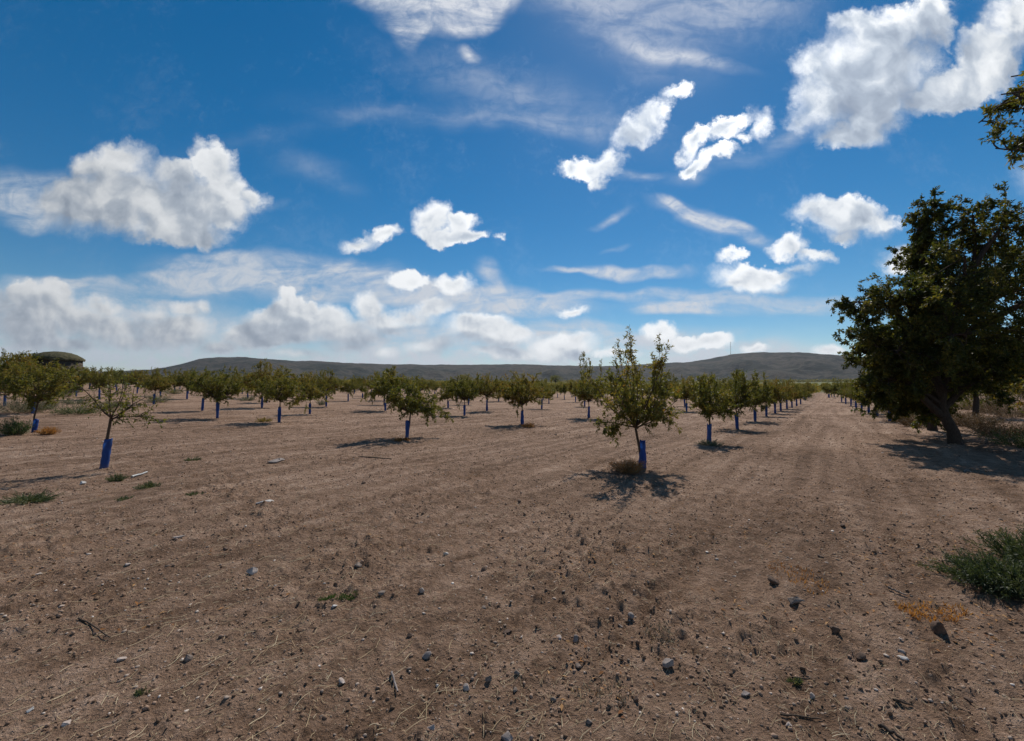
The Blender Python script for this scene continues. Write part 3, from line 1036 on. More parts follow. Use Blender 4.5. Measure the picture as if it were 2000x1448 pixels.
rg = np.random.default_rng(50)
G_OLD = 'old dark trees on the right edge of the track'
bA = place(1868, 868)
dA = bA[1]
trunkA = [np.array(bA) - [0, 0, .2], np.array(bA) + [-.08, 0, .35], pix(1846, 815, dA), pix(1838, 790, dA), pix(1842, 750, dA), pix(1850, 700, dA), pix(1850, 620, dA)]
cA = []
for (px, py, dd, rad, frm) in [
 (1672, 590, -.3, .75, .6), (1700, 640, .3, .95, .6), (1700, 720, .0, .8, .55), (1740, 580, -.8, .9, .7), (1750, 690, -1.0, .9, .55), (1800, 740, .8, .8, .55),
 (1790, 620, 1.2, 1.1, .7), (1815, 540, .0, 1.1, .8), (1845, 450, .4, 1.0, .95), (1830, 400, .0, .65, .98), (1900, 420, -.6, .9, 1), (1885, 500, -1.5, 1.1, .9), (1870, 590, -1.8, 1.1, .8),
 (1850, 660, -1.8, 1.0, .7), (1900, 700, 1.5, 1.1, .6), (1930, 620, -.8, 1.2, .8), (1960, 520, .6, 1.2, .9), (1975, 430, 0, 1.1, 1), (1990, 640, 1.0, 1.2, .8), (2020, 560, -1, 1.2, .9),
 (2060, 470, .5, 1.2, 1), (2040, 680, .0, 1.1, .7), (1950, 730, -1.0, .8, .6), (1780, 510, 1.0, .7, .8), (1720, 780, 1.6, .6, .5), (1770, 770, 2.0, .7, .5), (2100, 580, .5, 1.3, .9), (1920, 560, 2.0, 1.2, .9), (1860, 760, 2.6, .9, .5), (1690, 765, .6, .65, .5), (1665, 680, .6, .7, .5), (1735, 740, -.4, .7, .5), (1800, 690, -1.4, .9, .6), (1760, 640, -.6, .9, .7), (1720, 745, .9, .7, .5), (1755, 785, 1.2, .55, .5), (1820, 780, 2.2, .7, .5), (1690, 665, -.3, .8, .6), (1840, 560, -1.2, 1.0, .8), (1905, 640, .4, 1.1, .8), (1790, 470, .3, .6, .9), (1950, 690, .6, 1.0, .7)]:
    cA.append((pix(px, py, dA + dd), rad * .92, frm))
limbsA = [([pix(1840, 812, dA), pix(1815, 790, dA), pix(1790, 765, dA - .2), pix(1765, 735, dA - .3), pix(1745, 700, dA - .5)], [.10, .085, .07, .055, .03]),
          ([pix(1842, 800, dA), pix(1870, 770, dA), pix(1900, 745, dA - .3), pix(1935, 715, dA - .4)], [.09, .075, .06, .03])]
clump_tree('old_tree', 61, bA, cA, limbsA, trunkA, [.19, .14, .125, .11, .10, .08, .04], M_leaf_old, .085, .040, 29,
           'large dark tree with leaning forked trunk and low spreading crown, right edge', 'tree', G_OLD, twigs=21)
# nearer tree whose trunk stands outside the picture; its branches reach in at the top right
bB = (13.4, 7.4, float(ground_z(13.4, 7.4)))
dB = 7.6
trunkB = [np.array(bB) - [0, 0, .2], np.array(bB) + [.05, 0, 1.2], np.array(bB) + [0, .1, 2.6], np.array(bB) + [-.1, .2, 4.2], np.array(bB) + [0, .3, 6.0]]
cB = []
for (px, py, dd, rad, frm) in [(1955, 185, -.2, .60, .9), (1912, 240, 0, .42, .85), (1945, 290, -.2, .46, .8), (1985, 215, .2, .6, .85), (1975, 150, .1, .5, .9), (1985, 280, .1, .5, .85), (2030, 250, .2, .4, .85),
                               (2180, 180, .4, .7, .95), (2200, 300, 0, .8, .85), (2250, 80, 0, 1.0, 1), (2300, 220, .3, 1.1, .9), (2350, 350, 0, 1.1, .8), (2380, 60, .5, 1.1, 1), (2450, 250, 0, 1.2, .9), (2500, 100, 0, 1.2, 1)]:
    cB.append((pix(px, py, dB + dd), rad, frm))
clump_tree('old_tree', 62, bB, cB, [], trunkB, [.24, .19, .16, .12, .06], M_leaf_old, .085, .030, 13,
           'tree mostly outside the frame whose leafy twigs reach in at the top right', 'tree', G_OLD, twigs=14, thin=.5)
# thin darker tree behind the first
bC = place(1822, 842)
dC = bC[1]
trC = [np.array(bC) - [0, 0, .1], np.array(bC) + [-.1, 0, .6], pix(1805, 790, dC), pix(1800, 740, dC), pix(1810, 680, dC)]
cC = [(pix(x, y, dC + d), r_, f) for (x, y, d, r_, f) in [(1790, 720, 0, 1.0, .7), (1830, 740, .5, 1.1, .7), (1880, 740, 1, 1.2, .8), (1760, 740, -.5, .8, .6), (1840, 650, 0, 1.3, 1), (1930, 700, 1, 1.3, .9), (1950, 760, 1.4, .7, .6), (1790, 650, .5, 1.1, .9)]]
clump_tree('old_tree', 63, bC, cC, [], trC, [.16, .13, .11, .09, .05], M_leaf_old, .10, .048, 16,
           'slimmer dark trunk standing just behind the forked tree', 'tree', G_OLD, twigs=12)
for i, (px, py, h_, lab) in enumerate([(1905, 815, 3.2, 'shaded tree behind the forked trunk, farther along the track'),
 (2075, 842, 3.8, 'dark tree off the right edge whose crown reaches into the frame'), (1945, 803, 3.0, 'shaded tree filling the gap right of the forked trunk')]):
    bD = place(px, py)
    dD = bD[1]
    trD = [np.array(bD) - [0, 0, .1], np.array(bD) + [.1, 0, 1.0], np.array(bD) + [.0, .1, h_ * .6], np.array(bD) + [.1, 0, h_]]
    cD = [(np.array(bD) + [rg.uniform(-1.9, 1.9), rg.uniform(-1.5, 1.5), h_ * rg.uniform(.42, 1.15)], 1.1, rg.uniform(.5, 1)) for _ in range(12)]
    clump_tree('old_tree', 64 + i, bD, cD, [], trD, [.15, .12, .09, .04], M_leaf_old, .11, .055, 14, lab, 'tree', G_OLD, twigs=11)


# ------------------------------------------------------------------ shrubs, tufts and weeds
def bush(name, px, py, w, h, mat, seed, label, cat, group=None, n=90, leafL=.03, leafW=.010, per=34, lean=(0, 0), stem=None, off=(0, 0)):
    """stems fanning up from the ground with small leaves along them"""
    rng = np.random.default_rng(seed)
    loc = place(px, py)
    loc = (loc[0] + off[0], loc[1] + off[1], loc[2])
    tb = Tubes()
    P, Dv = [], []
    for i in range(n):
        a = rng.uniform(0, 2 * math.pi)
        q = math.sqrt(rng.uniform(0, 1))
        b0 = np.array([math.cos(a) * q * w * .28, math.sin(a) * q * w * .28, -.01])
        d = np.array([math.cos(a) * q * w * .5 + lean[0], math.sin(a) * q * w * .5 + lean[1], h * (1.05 - .5 * q)])
        L = np.linalg.norm(d) * rng.uniform(.6, 1.1)
        st_p = curve(b0, d, L, 5, rng, .13, -0.01)
        tb.add(st_p, np.linspace(.004, .0012, 6) * (1 + h), 3)
        for v_ in rng.uniform(.12, 1, per):
            a_, b_ = interp(st_p, v_)
            P.append(a_ + rng.normal(size=3) * .035 * h); Dv.append(b_ / (np.linalg.norm(b_) + 1e-9))
    root = empty(name, loc)
    tb.build('stems', stem or M_straw, root)
    V, Q = leaves_mesh(np.array(P), np.array(Dv), leafL, leafW, rng, droop=0.0, spread=.8)
    mesh_obj('foliage', V, [Q], mat, root)
    tag(root, label, cat, group)
    return root


GS = 'grey-green shrubs on the left of the orchard'
GW = 'small green weeds on bare soil'
GD = 'dry tufts at the feet of trees'
bush('shrub', 1965, 1150, .56, .26, M_leaf_dusty, 201, 'large feathery green shrub at the right edge of the foreground', 'shrub', n=230, leafL=.034, leafW=.006, per=70, lean=(-.08, -.02), stem=M_leaf_green)
bush('shrub', 2040, 1120, .6, .36, M_leaf_dusty, 202, 'green shrub touching the frame beside the large feathery one', 'shrub', n=200, leafL=.034, leafW=.006, per=55, stem=M_leaf_green)
bush('dry_tuft', 1228, 922, .52, .30, M_leaf_rust, 203, 'rusty dry tuft at the foot of the tall leafy almond', 'tuft', GD, n=150, leafL=.05, leafW=.005, per=24, lean=(-.03, 0))
bush('dry_tuft', 785, 862, .4, .12, M_leaf_rust, 204, 'small dry tuft at the foot of the round low almond', 'tuft', GD, n=50, leafL=.04, leafW=.008)
bush('dry_tuft', 1030, 836, .5, .2, M_leaf_rust, 205, 'small dry tuft right of the rounded central almond', 'tuft', GD, n=60, leafL=.045, leafW=.009)
bush('dry_tuft', 92, 848, .45, .28, M_leaf_rust, 206, 'rusty weeds beside the torn blue guard on the far left', 'tuft', GD, n=90, leafL=.045, leafW=.010)
bush('weed_clump', 1388, 870, .55, .18, M_leaf_grey, 207, 'olive weeds around the foot of the second trackside almond', 'weed', n=70, leafL=.04, leafW=.008)
bush('dry_tuft', 515, 824, .5, .2, M_leaf_yel, 208, 'yellowish tuft left of the broad dense almond', 'tuft', GD, n=60, leafL=.05, leafW=.009)
for i, (px, py, w, h, n, lab) in enumerate([
 (50, 980, .50, .10, 150, 'dark green weed mat at the left edge of the foreground'),
 (228, 938, .22, .15, 60, 'upright green weed below the leaning blue guard'),
 (290, 952, .30, .10, 75, 'green weed right of the white strip on the soil'),
 (375, 900, .26, .07, 50, 'small green weed alone in the left middle ground'),
 (245, 982, .16, .05, 24, 'tiny green weed between the mat and the white strip'),
 (380, 970, .18, .05, 30, 'tiny green weed right of the weed by the white strip'),
 (1555, 1330, .05, .025, 10, 'tiny bright green sprout beside a dark stick, lower right'),
 (275, 1352, .05, .02, 8, 'tiny green sprout low in the left foreground')]):
    bush('weed', px, py, w, h, M_leaf_dusty, 220 + i, lab, 'weed', GW, n=n, leafL=.024, leafW=.006, per=26, stem=M_leaf_green)
for i, (px, py, w, h, mt, n, lab) in enumerate([
 (45, 806, 2.0, 1.0, M_leaf_grey, 150, 'big pale grey-green shrub at the far left edge'),
 (80, 800, 1.1, .6, M_leaf_grey, 90, 'grey-green shrub behind the torn blue guard'),
 (28, 850, .6, .6, M_leaf_green, 90, 'dark green weeds left of the torn blue guard'),
 (150, 810, 1.5, .55, M_leaf_green, 120, 'low green shrub between the two left foreground trees'),
 (118, 776, 1.7, .8, M_leaf_grey, 90, 'pale grey shrub behind the low green one on the left'),
 (150, 790, 1.3, .5, M_leaf_grey, 80, 'smaller pale shrub right behind the low green one'),
 (208, 797, 1.1, .6, M_leaf_grey, 90, 'grey-green shrub behind the almost bare almond'),
 (305, 786, 1.6, .8, M_leaf_grey, 100, 'grey-green shrub right of the almost bare almond'),
 (337, 770, 1.8, .9, M_leaf_green, 90, 'green shrub left of the dark full almond'),
 (482, 783, 1.1, .6, M_leaf_grey, 70, 'round pale shrub between the dark full and the broad almond'),
 (627, 792, .7, .6, M_leaf_grey, 40, 'pale weed beside the compact almond')]):
    bush('shrub', px, py, w, h, mt, 240 + i, lab, 'shrub', GS, n=n, leafL=.06, leafW=.016, per=34)
for i, (px, py, w, h, mt, n, lab) in enumerate([
 (1905, 835, 1.5, .8, M_leaf_brown, 130, 'rusty dry bush right of the forked trunk'),
 (1950, 852, 1.4, .7, M_leaf_brown, 120, 'rusty dry bush nearer the right edge'),
 (1850, 822, 1.4, .7, M_leaf_brown, 110, 'rusty dry bush behind the forked trunk'),
 (1790, 836, 1.1, .5, M_leaf_brown, 90, 'dry grassy bush left of the slimmer trunk'),
 (1800, 815, 1.3, .9, M_leaf_green, 100, 'green bush in the shade left of the slimmer trunk'),
 (1760, 822, 1.2, 1.5, M_leaf_yel, 110, 'yellowing bush left of the old trees'),
 (1935, 808, 2.2, 1.8, M_leaf_brown, 140, 'tall brown bush in the gap right of the forked trunk'),
 (1985, 815, 2.4, 1.7, M_leaf_brown, 150, 'tall brown bush at the right edge behind the forked tree'),
 (1890, 800, 2.4, 1.6, M_leaf_old, 150, 'dark bush in the shade behind the forked trunk'),
 (1990, 872, 1.2, .5, M_leaf_green, 90, 'low green weeds at the right edge under the old trees')]):
    bush('bush', px, py, w, h, mt, 260 + i, lab, 'bush', 'bushes under the old trees', n=n, leafL=.06, leafW=.016, per=34)

# ------------------------------------------------------------------ stones
def stone(px, py, size, tone, seed, label, flat=.6, name='stone', asp=1.0, rz=None):
    rng = np.random.default_rng(seed)
    import bmesh
    bm = bmesh.new()
    bmesh.ops.create_icosphere(bm, subdivisions=3, radius=1)
    V = np.array([v.co[:] for v in bm.verts])
    Fc = np.array([[v.index for v in f.verts] for f in bm.faces])
    bm.free()
    # cut flat facets, as on broken field stones
    for _ in range(16):
        nn_ = rng.normal(size=3); nn_ /= np.linalg.norm(nn_)
        lim = rng.uniform(.36, .72)
        dd = V @ nn_
        V = V - np.clip(dd - lim, 0, None)[:, None] * nn_ * .98
    ph = rng.uniform(0, 9, 3)
    V *= 1 + .05 * np.sin(V @ rng.normal(size=3) * 6 + ph[0])[:, None] + .035 * (np.sin(V @ rng.normal(size=3) * 19 + ph[1]) * np.sin(V @ rng.normal(size=3) * 13))[:, None]
    if name == 'soil_clod':
        for kf, ka in ((5, .10), (11, .07), (23, .035)):
            q1, q2 = rng.normal(size=3) * kf / 1.7, rng.normal(size=3) * kf / 1.7
            V = V * (1 + ka * np.sin(V @ q1 + ph[2]) * np.cos(V @ q2))[:, None]
    V *= np.array([1 * asp, rng.uniform(.65, .95), flat]) * size / 2 / .72
    a = rng.uniform(0, 6.28) if rz is None else rz
    c, s_ = math.cos(a), math.sin(a)
    V = V @ np.array([[c, -s_, 0], [s_, c, 0], [0, 0, 1]]).T
    loc = place(px, py)
    o = mesh_obj(name, V, [Fc], M_rock[tone], None, False)
    o.location = (loc[0], loc[1], loc[2] + size * flat * .22)
    tag(o, label, 'stone' if name != 'soil_clod' else 'clod', 'loose stones on the orchard soil' if name == 'stone' else 'loose clods of dark soil')
    return o


STONES = [
 (1305, 1302, 30, 'grey', .85, 'largest grey angular stone in the lower right foreground', 1),
 (843, 1434, 26, 'pale', .8, 'pale angular stone touching the bottom edge of the frame', 1),
 (669, 1338, 20, 'pale', .8, 'pale pinkish stone alone left of the standing stick', 1),
 (911, 1356, 19, 'pale', .85, 'round pale stone, left one of a close pair', 1),
 (955, 1342, 17, 'tan', .85, 'small tan stone, right one of a close pair', 1),
 (1011, 1330, 18, 'tan', .7, 'tan stone right of the close pair of pebbles', 1),
 (1079, 1369, 15, 'tan', .8, 'small stone with dark underside below the row of pebbles', 1),
 (1091, 1250, 20, 'pale', .55, 'flat pale stone beside the dark bluish one', 1),
 (1125, 1254, 21, 'grey', .8, 'dark bluish stone right of the flat pale one', 1),
 (1233, 1203, 20, 'grey', .9, 'dark stone with light cap near the centre of the foreground', 1),
 (1130, 1303, 18, 'tan', .5, 'small flat stone with pale top below the bluish one', 1),
 (833, 1292, 20, 'grey', 1.1, 'pointed dark stone above the standing stick', 1),
 (801, 1246, 13, 'dark', .8, 'small dark lump left of the bright track patch', 1),
 (823, 1158, 16, 'pale', .8, 'small upright pale stone right of the grass patch', 1),
 (870, 1086, 12, 'white', .9, 'small white pebble in the middle of the field', 1),
 (745, 1165, 17, 'tan', .7, 'brownish stone just right of the grass patch', 1),
 (652, 1184, 14, 'white', .5, 'small white stone on the lower edge of the grass patch', 1),
 (700, 1110, 22, 'tan', .4, 'flat tan stone above and right of the grass patch', 1.2),
 (494, 1120, 24, 'pale', .7, 'pale stone with a dark hollow beneath, left foreground', 1),
 (347, 1058, 24, 'pale', .4, 'flat pale stone beside a dark crack in the soil', 1.3),
 (515, 985, 26, 'white', .35, 'white flat stone alone in the left middle ground', 1.4),
 (541, 902, 34, 'grey', .3, 'flat grey slab lying left of centre', 1.6),
 (368, 1284, 28, 'tan', .7, 'rounded tan stone in the lower left foreground', 1),
 (236, 1290, 20, 'pale', .6, 'pale stone left of the rounded tan one', 1),
 (130, 1418, 22, 'pale', .5, 'pale broken stone near the lower left corner', 1.2),
 (62, 1392, 14, 'white', .8, 'small white stone close to the lower left corner', 1),
 (76, 1134, 14, 'pale', .5, 'small pale stone at the left edge', 1),
 (250, 1106, 14, 'pale', .6, 'small pale stone left of the pale one with a hollow', 1),
 (1006, 1358, 15, 'tan', .7, 'tan pebble directly below a larger tan stone', 1),
 (1550, 1176, 34, 'tan', .5, 'elongated tan stone right of a dark clod by the track', 1.4),
 (1540, 1414, 19, 'pale', .6, 'pale stone near the bottom edge right of centre', 1),
 (1587, 1358, 16, 'pale', .8, 'light stone above the bottom edge beside a dark stick', 1),
 (1768, 1288, 20, 'white', .4, 'small white stone beside a dark clod, lower right', 1),
 (1760, 1275, 18, 'grey', .9, 'bluish grey stone above the small white one, lower right', 1),
 (1455, 1356, 20, 'grey', .6, 'grey-blue stone left of the green sprout, lower right', 1),
 (990, 1444, 34, 'grey', .8, 'grey stone half cut off by the bottom edge', 1),
 (1242, 1376, 16, 'dark', .8, 'dark little stone below the largest grey one', 1),
 (1150, 1418, 20, 'tan', .5, 'tan stone near the bottom edge left of the orange straw', 1),
 (1212, 1216, 14, 'tan', .6, 'small tan stone below the dark stone with light cap', 1),
 (1890, 922, 20, 'tan', .5, 'stone in the shadow of the old trees', 1),
 (163, 948, 14, 'white', .6, 'white pebble beside the shadow of the leaning almond', 1),
 (945, 1198, 12, 'tan', .8, 'small stone in the centre of the foreground', 1),
]
for i, (px, py, wpx, tone, fl, lab, asp) in enumerate(STONES):
    p = at(px, py)
    dep = p[1]
    stone(px, py, wpx * dep / F * .82, tone, 300 + i, lab, fl, asp=asp)
CLODS = [
 (1512, 1143, 34, .7, 'dark clod left of the elongated tan stone'), (1631, 1236, 28, .9, 'dark clod alone below the elongated tan stone'),
 (1833, 1232, 44, 1.0, 'biggest dark lump, put in for a dark hollow, orange straw beside it, right foreground'), (1684, 1283, 32, .7, 'dark clod on a patch of grey soil, lower right'),  # the biggest lump is added where a shaded hollow lies
 (1645, 1034, 22, .6, 'small dark clod in the middle of the track'), (1602, 1092, 18, .6, 'small dark clod farther down the track'),
 (1755, 1287, 18, .6, 'dark clod left of the small white stone'), (1892, 1354, 24, .7, 'dark clod near the lower right corner'),
 (945, 1117, 26, .7, 'dark lump of soil in the centre of the field'), (440, 1075, 20, .6, 'dark lump right of the flat pale stone'),
 (1015, 1108, 14, .8, 'little dark lump right of the central dark lump'), (1186, 1160, 14, .7, 'little dark lump above the dark stone with light cap'),
 (992, 1238, 26, .35, 'flat dark crumb of bark on bright soil'), (825, 1005, 16, .6, 'dark lump below the round low almond'), (1282, 1170, 14, .8, 'little dark lump right of the dark stone with light cap'),
 (710, 946, 16, .6, 'dark lump left below the round low almond'), (1015, 985, 16, .7, 'dark lump on the soil right of centre'), (1085, 852, 12, .5, 'dark lump right of the rounded central almond'),
]
for i, (px, py, wpx, fl, lab) in enumerate(CLODS):
    dep = at(px, py)[1]
    stone(px, py, wpx * dep / F * .62, 'dark', 400 + i, lab, fl, name='soil_clod')


def stick(pxs, r0, mat, label, seed, name='stick', lift=.008, cat='stick'):
    rng = np.random.default_rng(seed)
    P_ = []
    for (px, py) in pxs:
        p = at(px, py)
        P_.append([p[0], p[1], float(ground_z(p[0], p[1])) + r0 * .7 + lift])
    P_ = np.array(P_)
    ts = np.linspace(0, 1, 9)
    Q_ = np.array([interp(P_, t_)[0] for t_ in ts]) + rng.normal(size=(9, 3)) * r0 * .35
    base = Q_[4].copy()
    tb = Tubes(); tb.add(Q_ - base, np.linspace(r0, r0 * .6, 9), 6)
    o = tb.build(name, mat)
    o.location = base
    tag(o, label, cat, 'dry sticks lying on the soil' if name == 'stick' else None)


M_white = make_rock('bleached_wood', (.5, .5, .47), (.72, .71, .68))
stick([(257, 932), (290, 925)], .018, M_white, 'white bleached strip lying below the leaning blue guard', 1, 'wood_strip', .012, 'strip')
stick([(765, 1325), (777, 1362)], .007, M_rock['grey'], 'short grey stick right of the pinkish stone', 2)
stick([(1545, 1322), (1582, 1325)], .006, M_bark, 'dark stick beside the tiny green sprout', 3)
stick([(1735, 1150), (1768, 1163)], .008, M_rock['tan'], 'pale brown stick left of the feathery shrub', 4)
stick([(1745, 1366), (1783, 1372)], .006, M_bark, 'dark stick in the lower right', 5)
stick([(1718, 1412), (1765, 1440)], .009, M_bark_old, 'dark stick near the bottom edge right of centre', 6)
stick([(1525, 1395), (1605, 1400)], .005, M_bark, 'thin dark stick under two pale stones, lower right', 7)
stick([(155, 1216), (215, 1248)], .006, M_bark, 'thin dark stick on straw, left foreground', 8)
stick([(700, 893), (765, 900)], .014, M_bark_old, 'dark stick under the round low almond', 9)

# ------------------------------------------------------------------ small loose stuff on the soil
def scatter_xy(n, rmin, rmax, rng, power=1.6, ang=58):
    r_ = rmin * (rmax / rmin) ** (rng.uniform(0, 1, n) ** (1 / power))
    a = np.radians(rng.uniform(-ang, ang, n))
    return r_ * np.sin(a), r_ * np.cos(a)


def lumps(name, n, rmin, rmax, smin, smax, mat, seed, label, flat=.6, dens_noise=True, growth=0.0):
    rng = np.random.default_rng(seed)
    x, y = scatter_xy(n, rmin, rmax, rng)
    if dens_noise:
        keep = perlin(x / 1.4, y / 1.4, seed) + rng.uniform(-.5, .5, n) > -.1
        x, y = x[keep], y[keep]
    n = len(x)
    z = ground_z(x, y)
    # a twelve-cornered lump
    ph = (1 + 5 ** .5) / 2
    iv = np.array([(-1, ph, 0), (1, ph, 0), (-1, -ph, 0), (1, -ph, 0), (0, -1, ph), (0, 1, ph), (0, -1, -ph), (0, 1, -ph), (ph, 0, -1), (ph, 0, 1), (-ph, 0, -1), (-ph, 0, 1)]) / 1.9
    ifc = np.array([(0, 11, 5), (0, 5, 1), (0, 1, 7), (0, 7, 10), (0, 10, 11), (1, 5, 9), (5, 11, 4), (11, 10, 2), (10, 7, 6), (7, 1, 8), (3, 9, 4), (3, 4, 2), (3, 2, 6), (3, 6, 8), (3, 8, 9), (4, 9, 5), (2, 4, 11), (6, 2, 10), (8, 6, 7), (9, 8, 1)])
    s = smin * (smax / smin) ** (rng.uniform(0, 1, n) ** 2.2)
    s = s * (1 + growth * np.hypot(x, y))
    V = iv[None] * rng.uniform(.45, 1.35, (n, 12, 1))
    V = V * np.stack([rng.uniform(.7, 1.3, n), rng.uniform(.6, 1.0, n), flat * rng.uniform(.7, 1.2, n)], 1)[:, None, :]
    a = rng.uniform(0, 6.28, n); c, s_ = np.cos(a), np.sin(a)
    X = V[..., 0] * c[:, None] - V[..., 1] * s_[:, None]
    Y = V[..., 0] * s_[:, None] + V[..., 1] * c[:, None]
    V = np.stack([X, Y, V[..., 2]], -1) * (s / 2)[:, None, None] + np.stack([x, y, z + s * flat * .15], 1)[:, None, :]
    Fc = (ifc[None] + (np.arange(n) * 12)[:, None, None]).reshape(-1, 3)
    o = mesh_obj(name, V.reshape(-1, 3), [Fc], mat)
    tag(o, label, kind='stuff')


lumps('soil_crumbs', 95000, 1.3, 34, .004, .024, M_clod, 501, 'countless crumbs of dry soil over the whole field', .8, growth=.07)
lumps('gravel', 17000, 1.3, 28, .004, .028, M_pebble, 502, 'pale small pebbles strewn over the soil', .55, growth=.05)


def blades(name, n, rmin, rmax, L, w, mat, seed, label, where=None, lift=.006, curl=.3, dirn=None):
    """thin bent strips lying about on the soil"""
    rng = np.random.default_rng(seed)
    x, y = scatter_xy(n, rmin, rmax, rng, 1.4)
    if where is not None:
        keep = where(x, y, rng)
        x, y = x[keep], y[keep]
    n = len(x)
    a = rng.uniform(0, 6.28, n) if dirn is None else dirn + rng.normal(size=n) * .5
    l = L * rng.uniform(.3, 1.3, n) ** 1.5
    pts_ = []
    da = rng.normal(size=n) * curl
    px_, py_ = x.copy(), y.copy()
    for i in range(4):
        zz = ground_z(px_, py_) + lift * rng.uniform(.4, 1.6, n)
        sx_, sy_ = -np.sin(a) * w / 2, np.cos(a) * w / 2
        tap = 1.0 if i < 3 else .4
        pts_.append(np.stack([px_ + sx_ * tap, py_ + sy_ * tap, zz + w * .4], 1))
        pts_.append(np.stack([px_ - sx_ * tap, py_ - sy_ * tap, zz], 1))
        px_ = px_ + np.cos(a) * l / 3; py_ = py_ + np.sin(a) * l / 3
        a = a + da
    V = np.stack(pts_, 1).reshape(-1, 3)
    b0 = np.arange(n)[:, None] * 8
    Q = np.vstack([np.hstack([b0 + i, b0 + i + 1, b0 + i + 3, b0 + i + 2]) for i in (0, 2, 4)])
    o = mesh_obj(name, V, [Q], mat)
    tag(o, label, kind='stuff')


def w_left(x, y, rng):
    return (perlin(x / 1.2, y / 1.2, 77) + rng.uniform(-.6, .6, len(x)) + np.clip(-x * .12, -.3, .45)) > 0.15


blades('straw', 5200, 1.5, 12, .12, .0026, M_straw, 510, 'dry straw stalks lying in patches on the soil', w_left, dirn=R(55), curl=.09)
blades('dry_grass_litter', 24000, 1.6, 20, .030, .0024, M_straw, 511, 'fine dry grass litter over the soil', curl=.2)


def w_litter(x, y, rng):
    c = x * PER[0] + y * PER[1] - T0 @ PER
    lane = np.exp(-((c + 4.2) / 1.3) ** 2) + .35 * np.exp(-((c + 1.6) / .5) ** 2) + .15
    return perlin(x / .9, y / .9, 78) * .8 + rng.uniform(0, 1, len(x)) * .9 + lane * .75 - np.clip((4.5 - np.hypot(x, y)) * .3, 0, .8) > 1.0


def flakes(name, n, rmin, rmax, L, mat, seed, label, where):
    rng = np.random.default_rng(seed)
    x, y = scatter_xy(n, rmin, rmax, rng, 1.5)
    keep = where(x, y, rng)
    x, y = x[keep], y[keep]
    z = ground_z(x, y) + .006
    P_ = np.stack([x, y, z], 1)
    d = rng.normal(size=(len(x), 3)); d[:, 2] *= .25
    d /= np.linalg.norm(d, axis=1, keepdims=True)
    q = rng.normal(size=(len(x), 3)) * .35 + np.array([0, 0, 1])
    s = np.cross(d, q); s /= np.linalg.norm(s, axis=1, keepdims=True)
    l = L * rng.uniform(.6, 1.3, (len(x), 1)); nn_ = np.cross(s, d)
    V = np.stack([P_, P_ + d * l * .5 + s * l * .2 + nn_ * l * .12, P_ + d * l, P_ + d * l * .5 - s * l * .2 + nn_ * l * .12], 1).reshape(-1, 3)
    k_ = np.arange(len(x))[:, None] * 4
    o = mesh_obj(name, V, [np.hstack([k_, k_ + 1, k_ + 2, k_ + 3])], mat)
    tag(o, label, kind='stuff')


flakes('fallen_leaves', 26000, 1.6, 22, .035, M_litter, 520, 'small orange-brown fallen leaves gathered along the track', w_litter)


def patch(name, px, py, w, d, h, n, L, mat, seed, label):
    """a low patch of short blades, too many to count"""
    rng = np.random.default_rng(seed)
    c = at(px, py)
    a = rng.uniform(0, 6.28, n); q = np.sqrt(rng.uniform(0, 1, n))
    x = c[0] + np.cos(a) * q * w / 2; y = c[1] + np.sin(a) * q * d / 2
    keep = perlin(x / .07, y / .07, seed) + rng.uniform(-.3, .6, n) > 0
    x, y = x[keep], y[keep]
    P_ = np.stack([x, y, ground_z(x, y)], 1)
    up = np.zeros((len(x), 3)); up[:, 2] = 1.3
    V, Q = leaves_mesh(P_, up, L, L * .18, rng, droop=-.15, spread=.9)
    o = mesh_obj(name, V, [Q], mat)
    tag(o, label, kind='stuff')


patch('grass', 660, 1168, .30, .10, .03, 900, .022, M_leaf_green, 601, 'short green grass in a small patch, foreground left of centre')
patch('dry_grass', 1820, 1195, .45, .28, .03, 700, .035, M_leaf_rust, 602, 'dry orange grass beside the biggest dark lump')
patch('dry_grass', 1290, 1240, .20, .35, .03, 350, .030, M_straw, 603, 'thin pale dry grass right of the dark stone with light cap')
patch('dry_grass', 1180, 1360, .30, .25, .03, 350, .028, M_straw, 604, 'thin pale dry grass near the bottom edge of the centre')
patch('dry_grass', 1560, 1130, .35, .6, .03, 420, .028, M_leaf_rust, 605, 'rusty dry grass along the wheel rut')


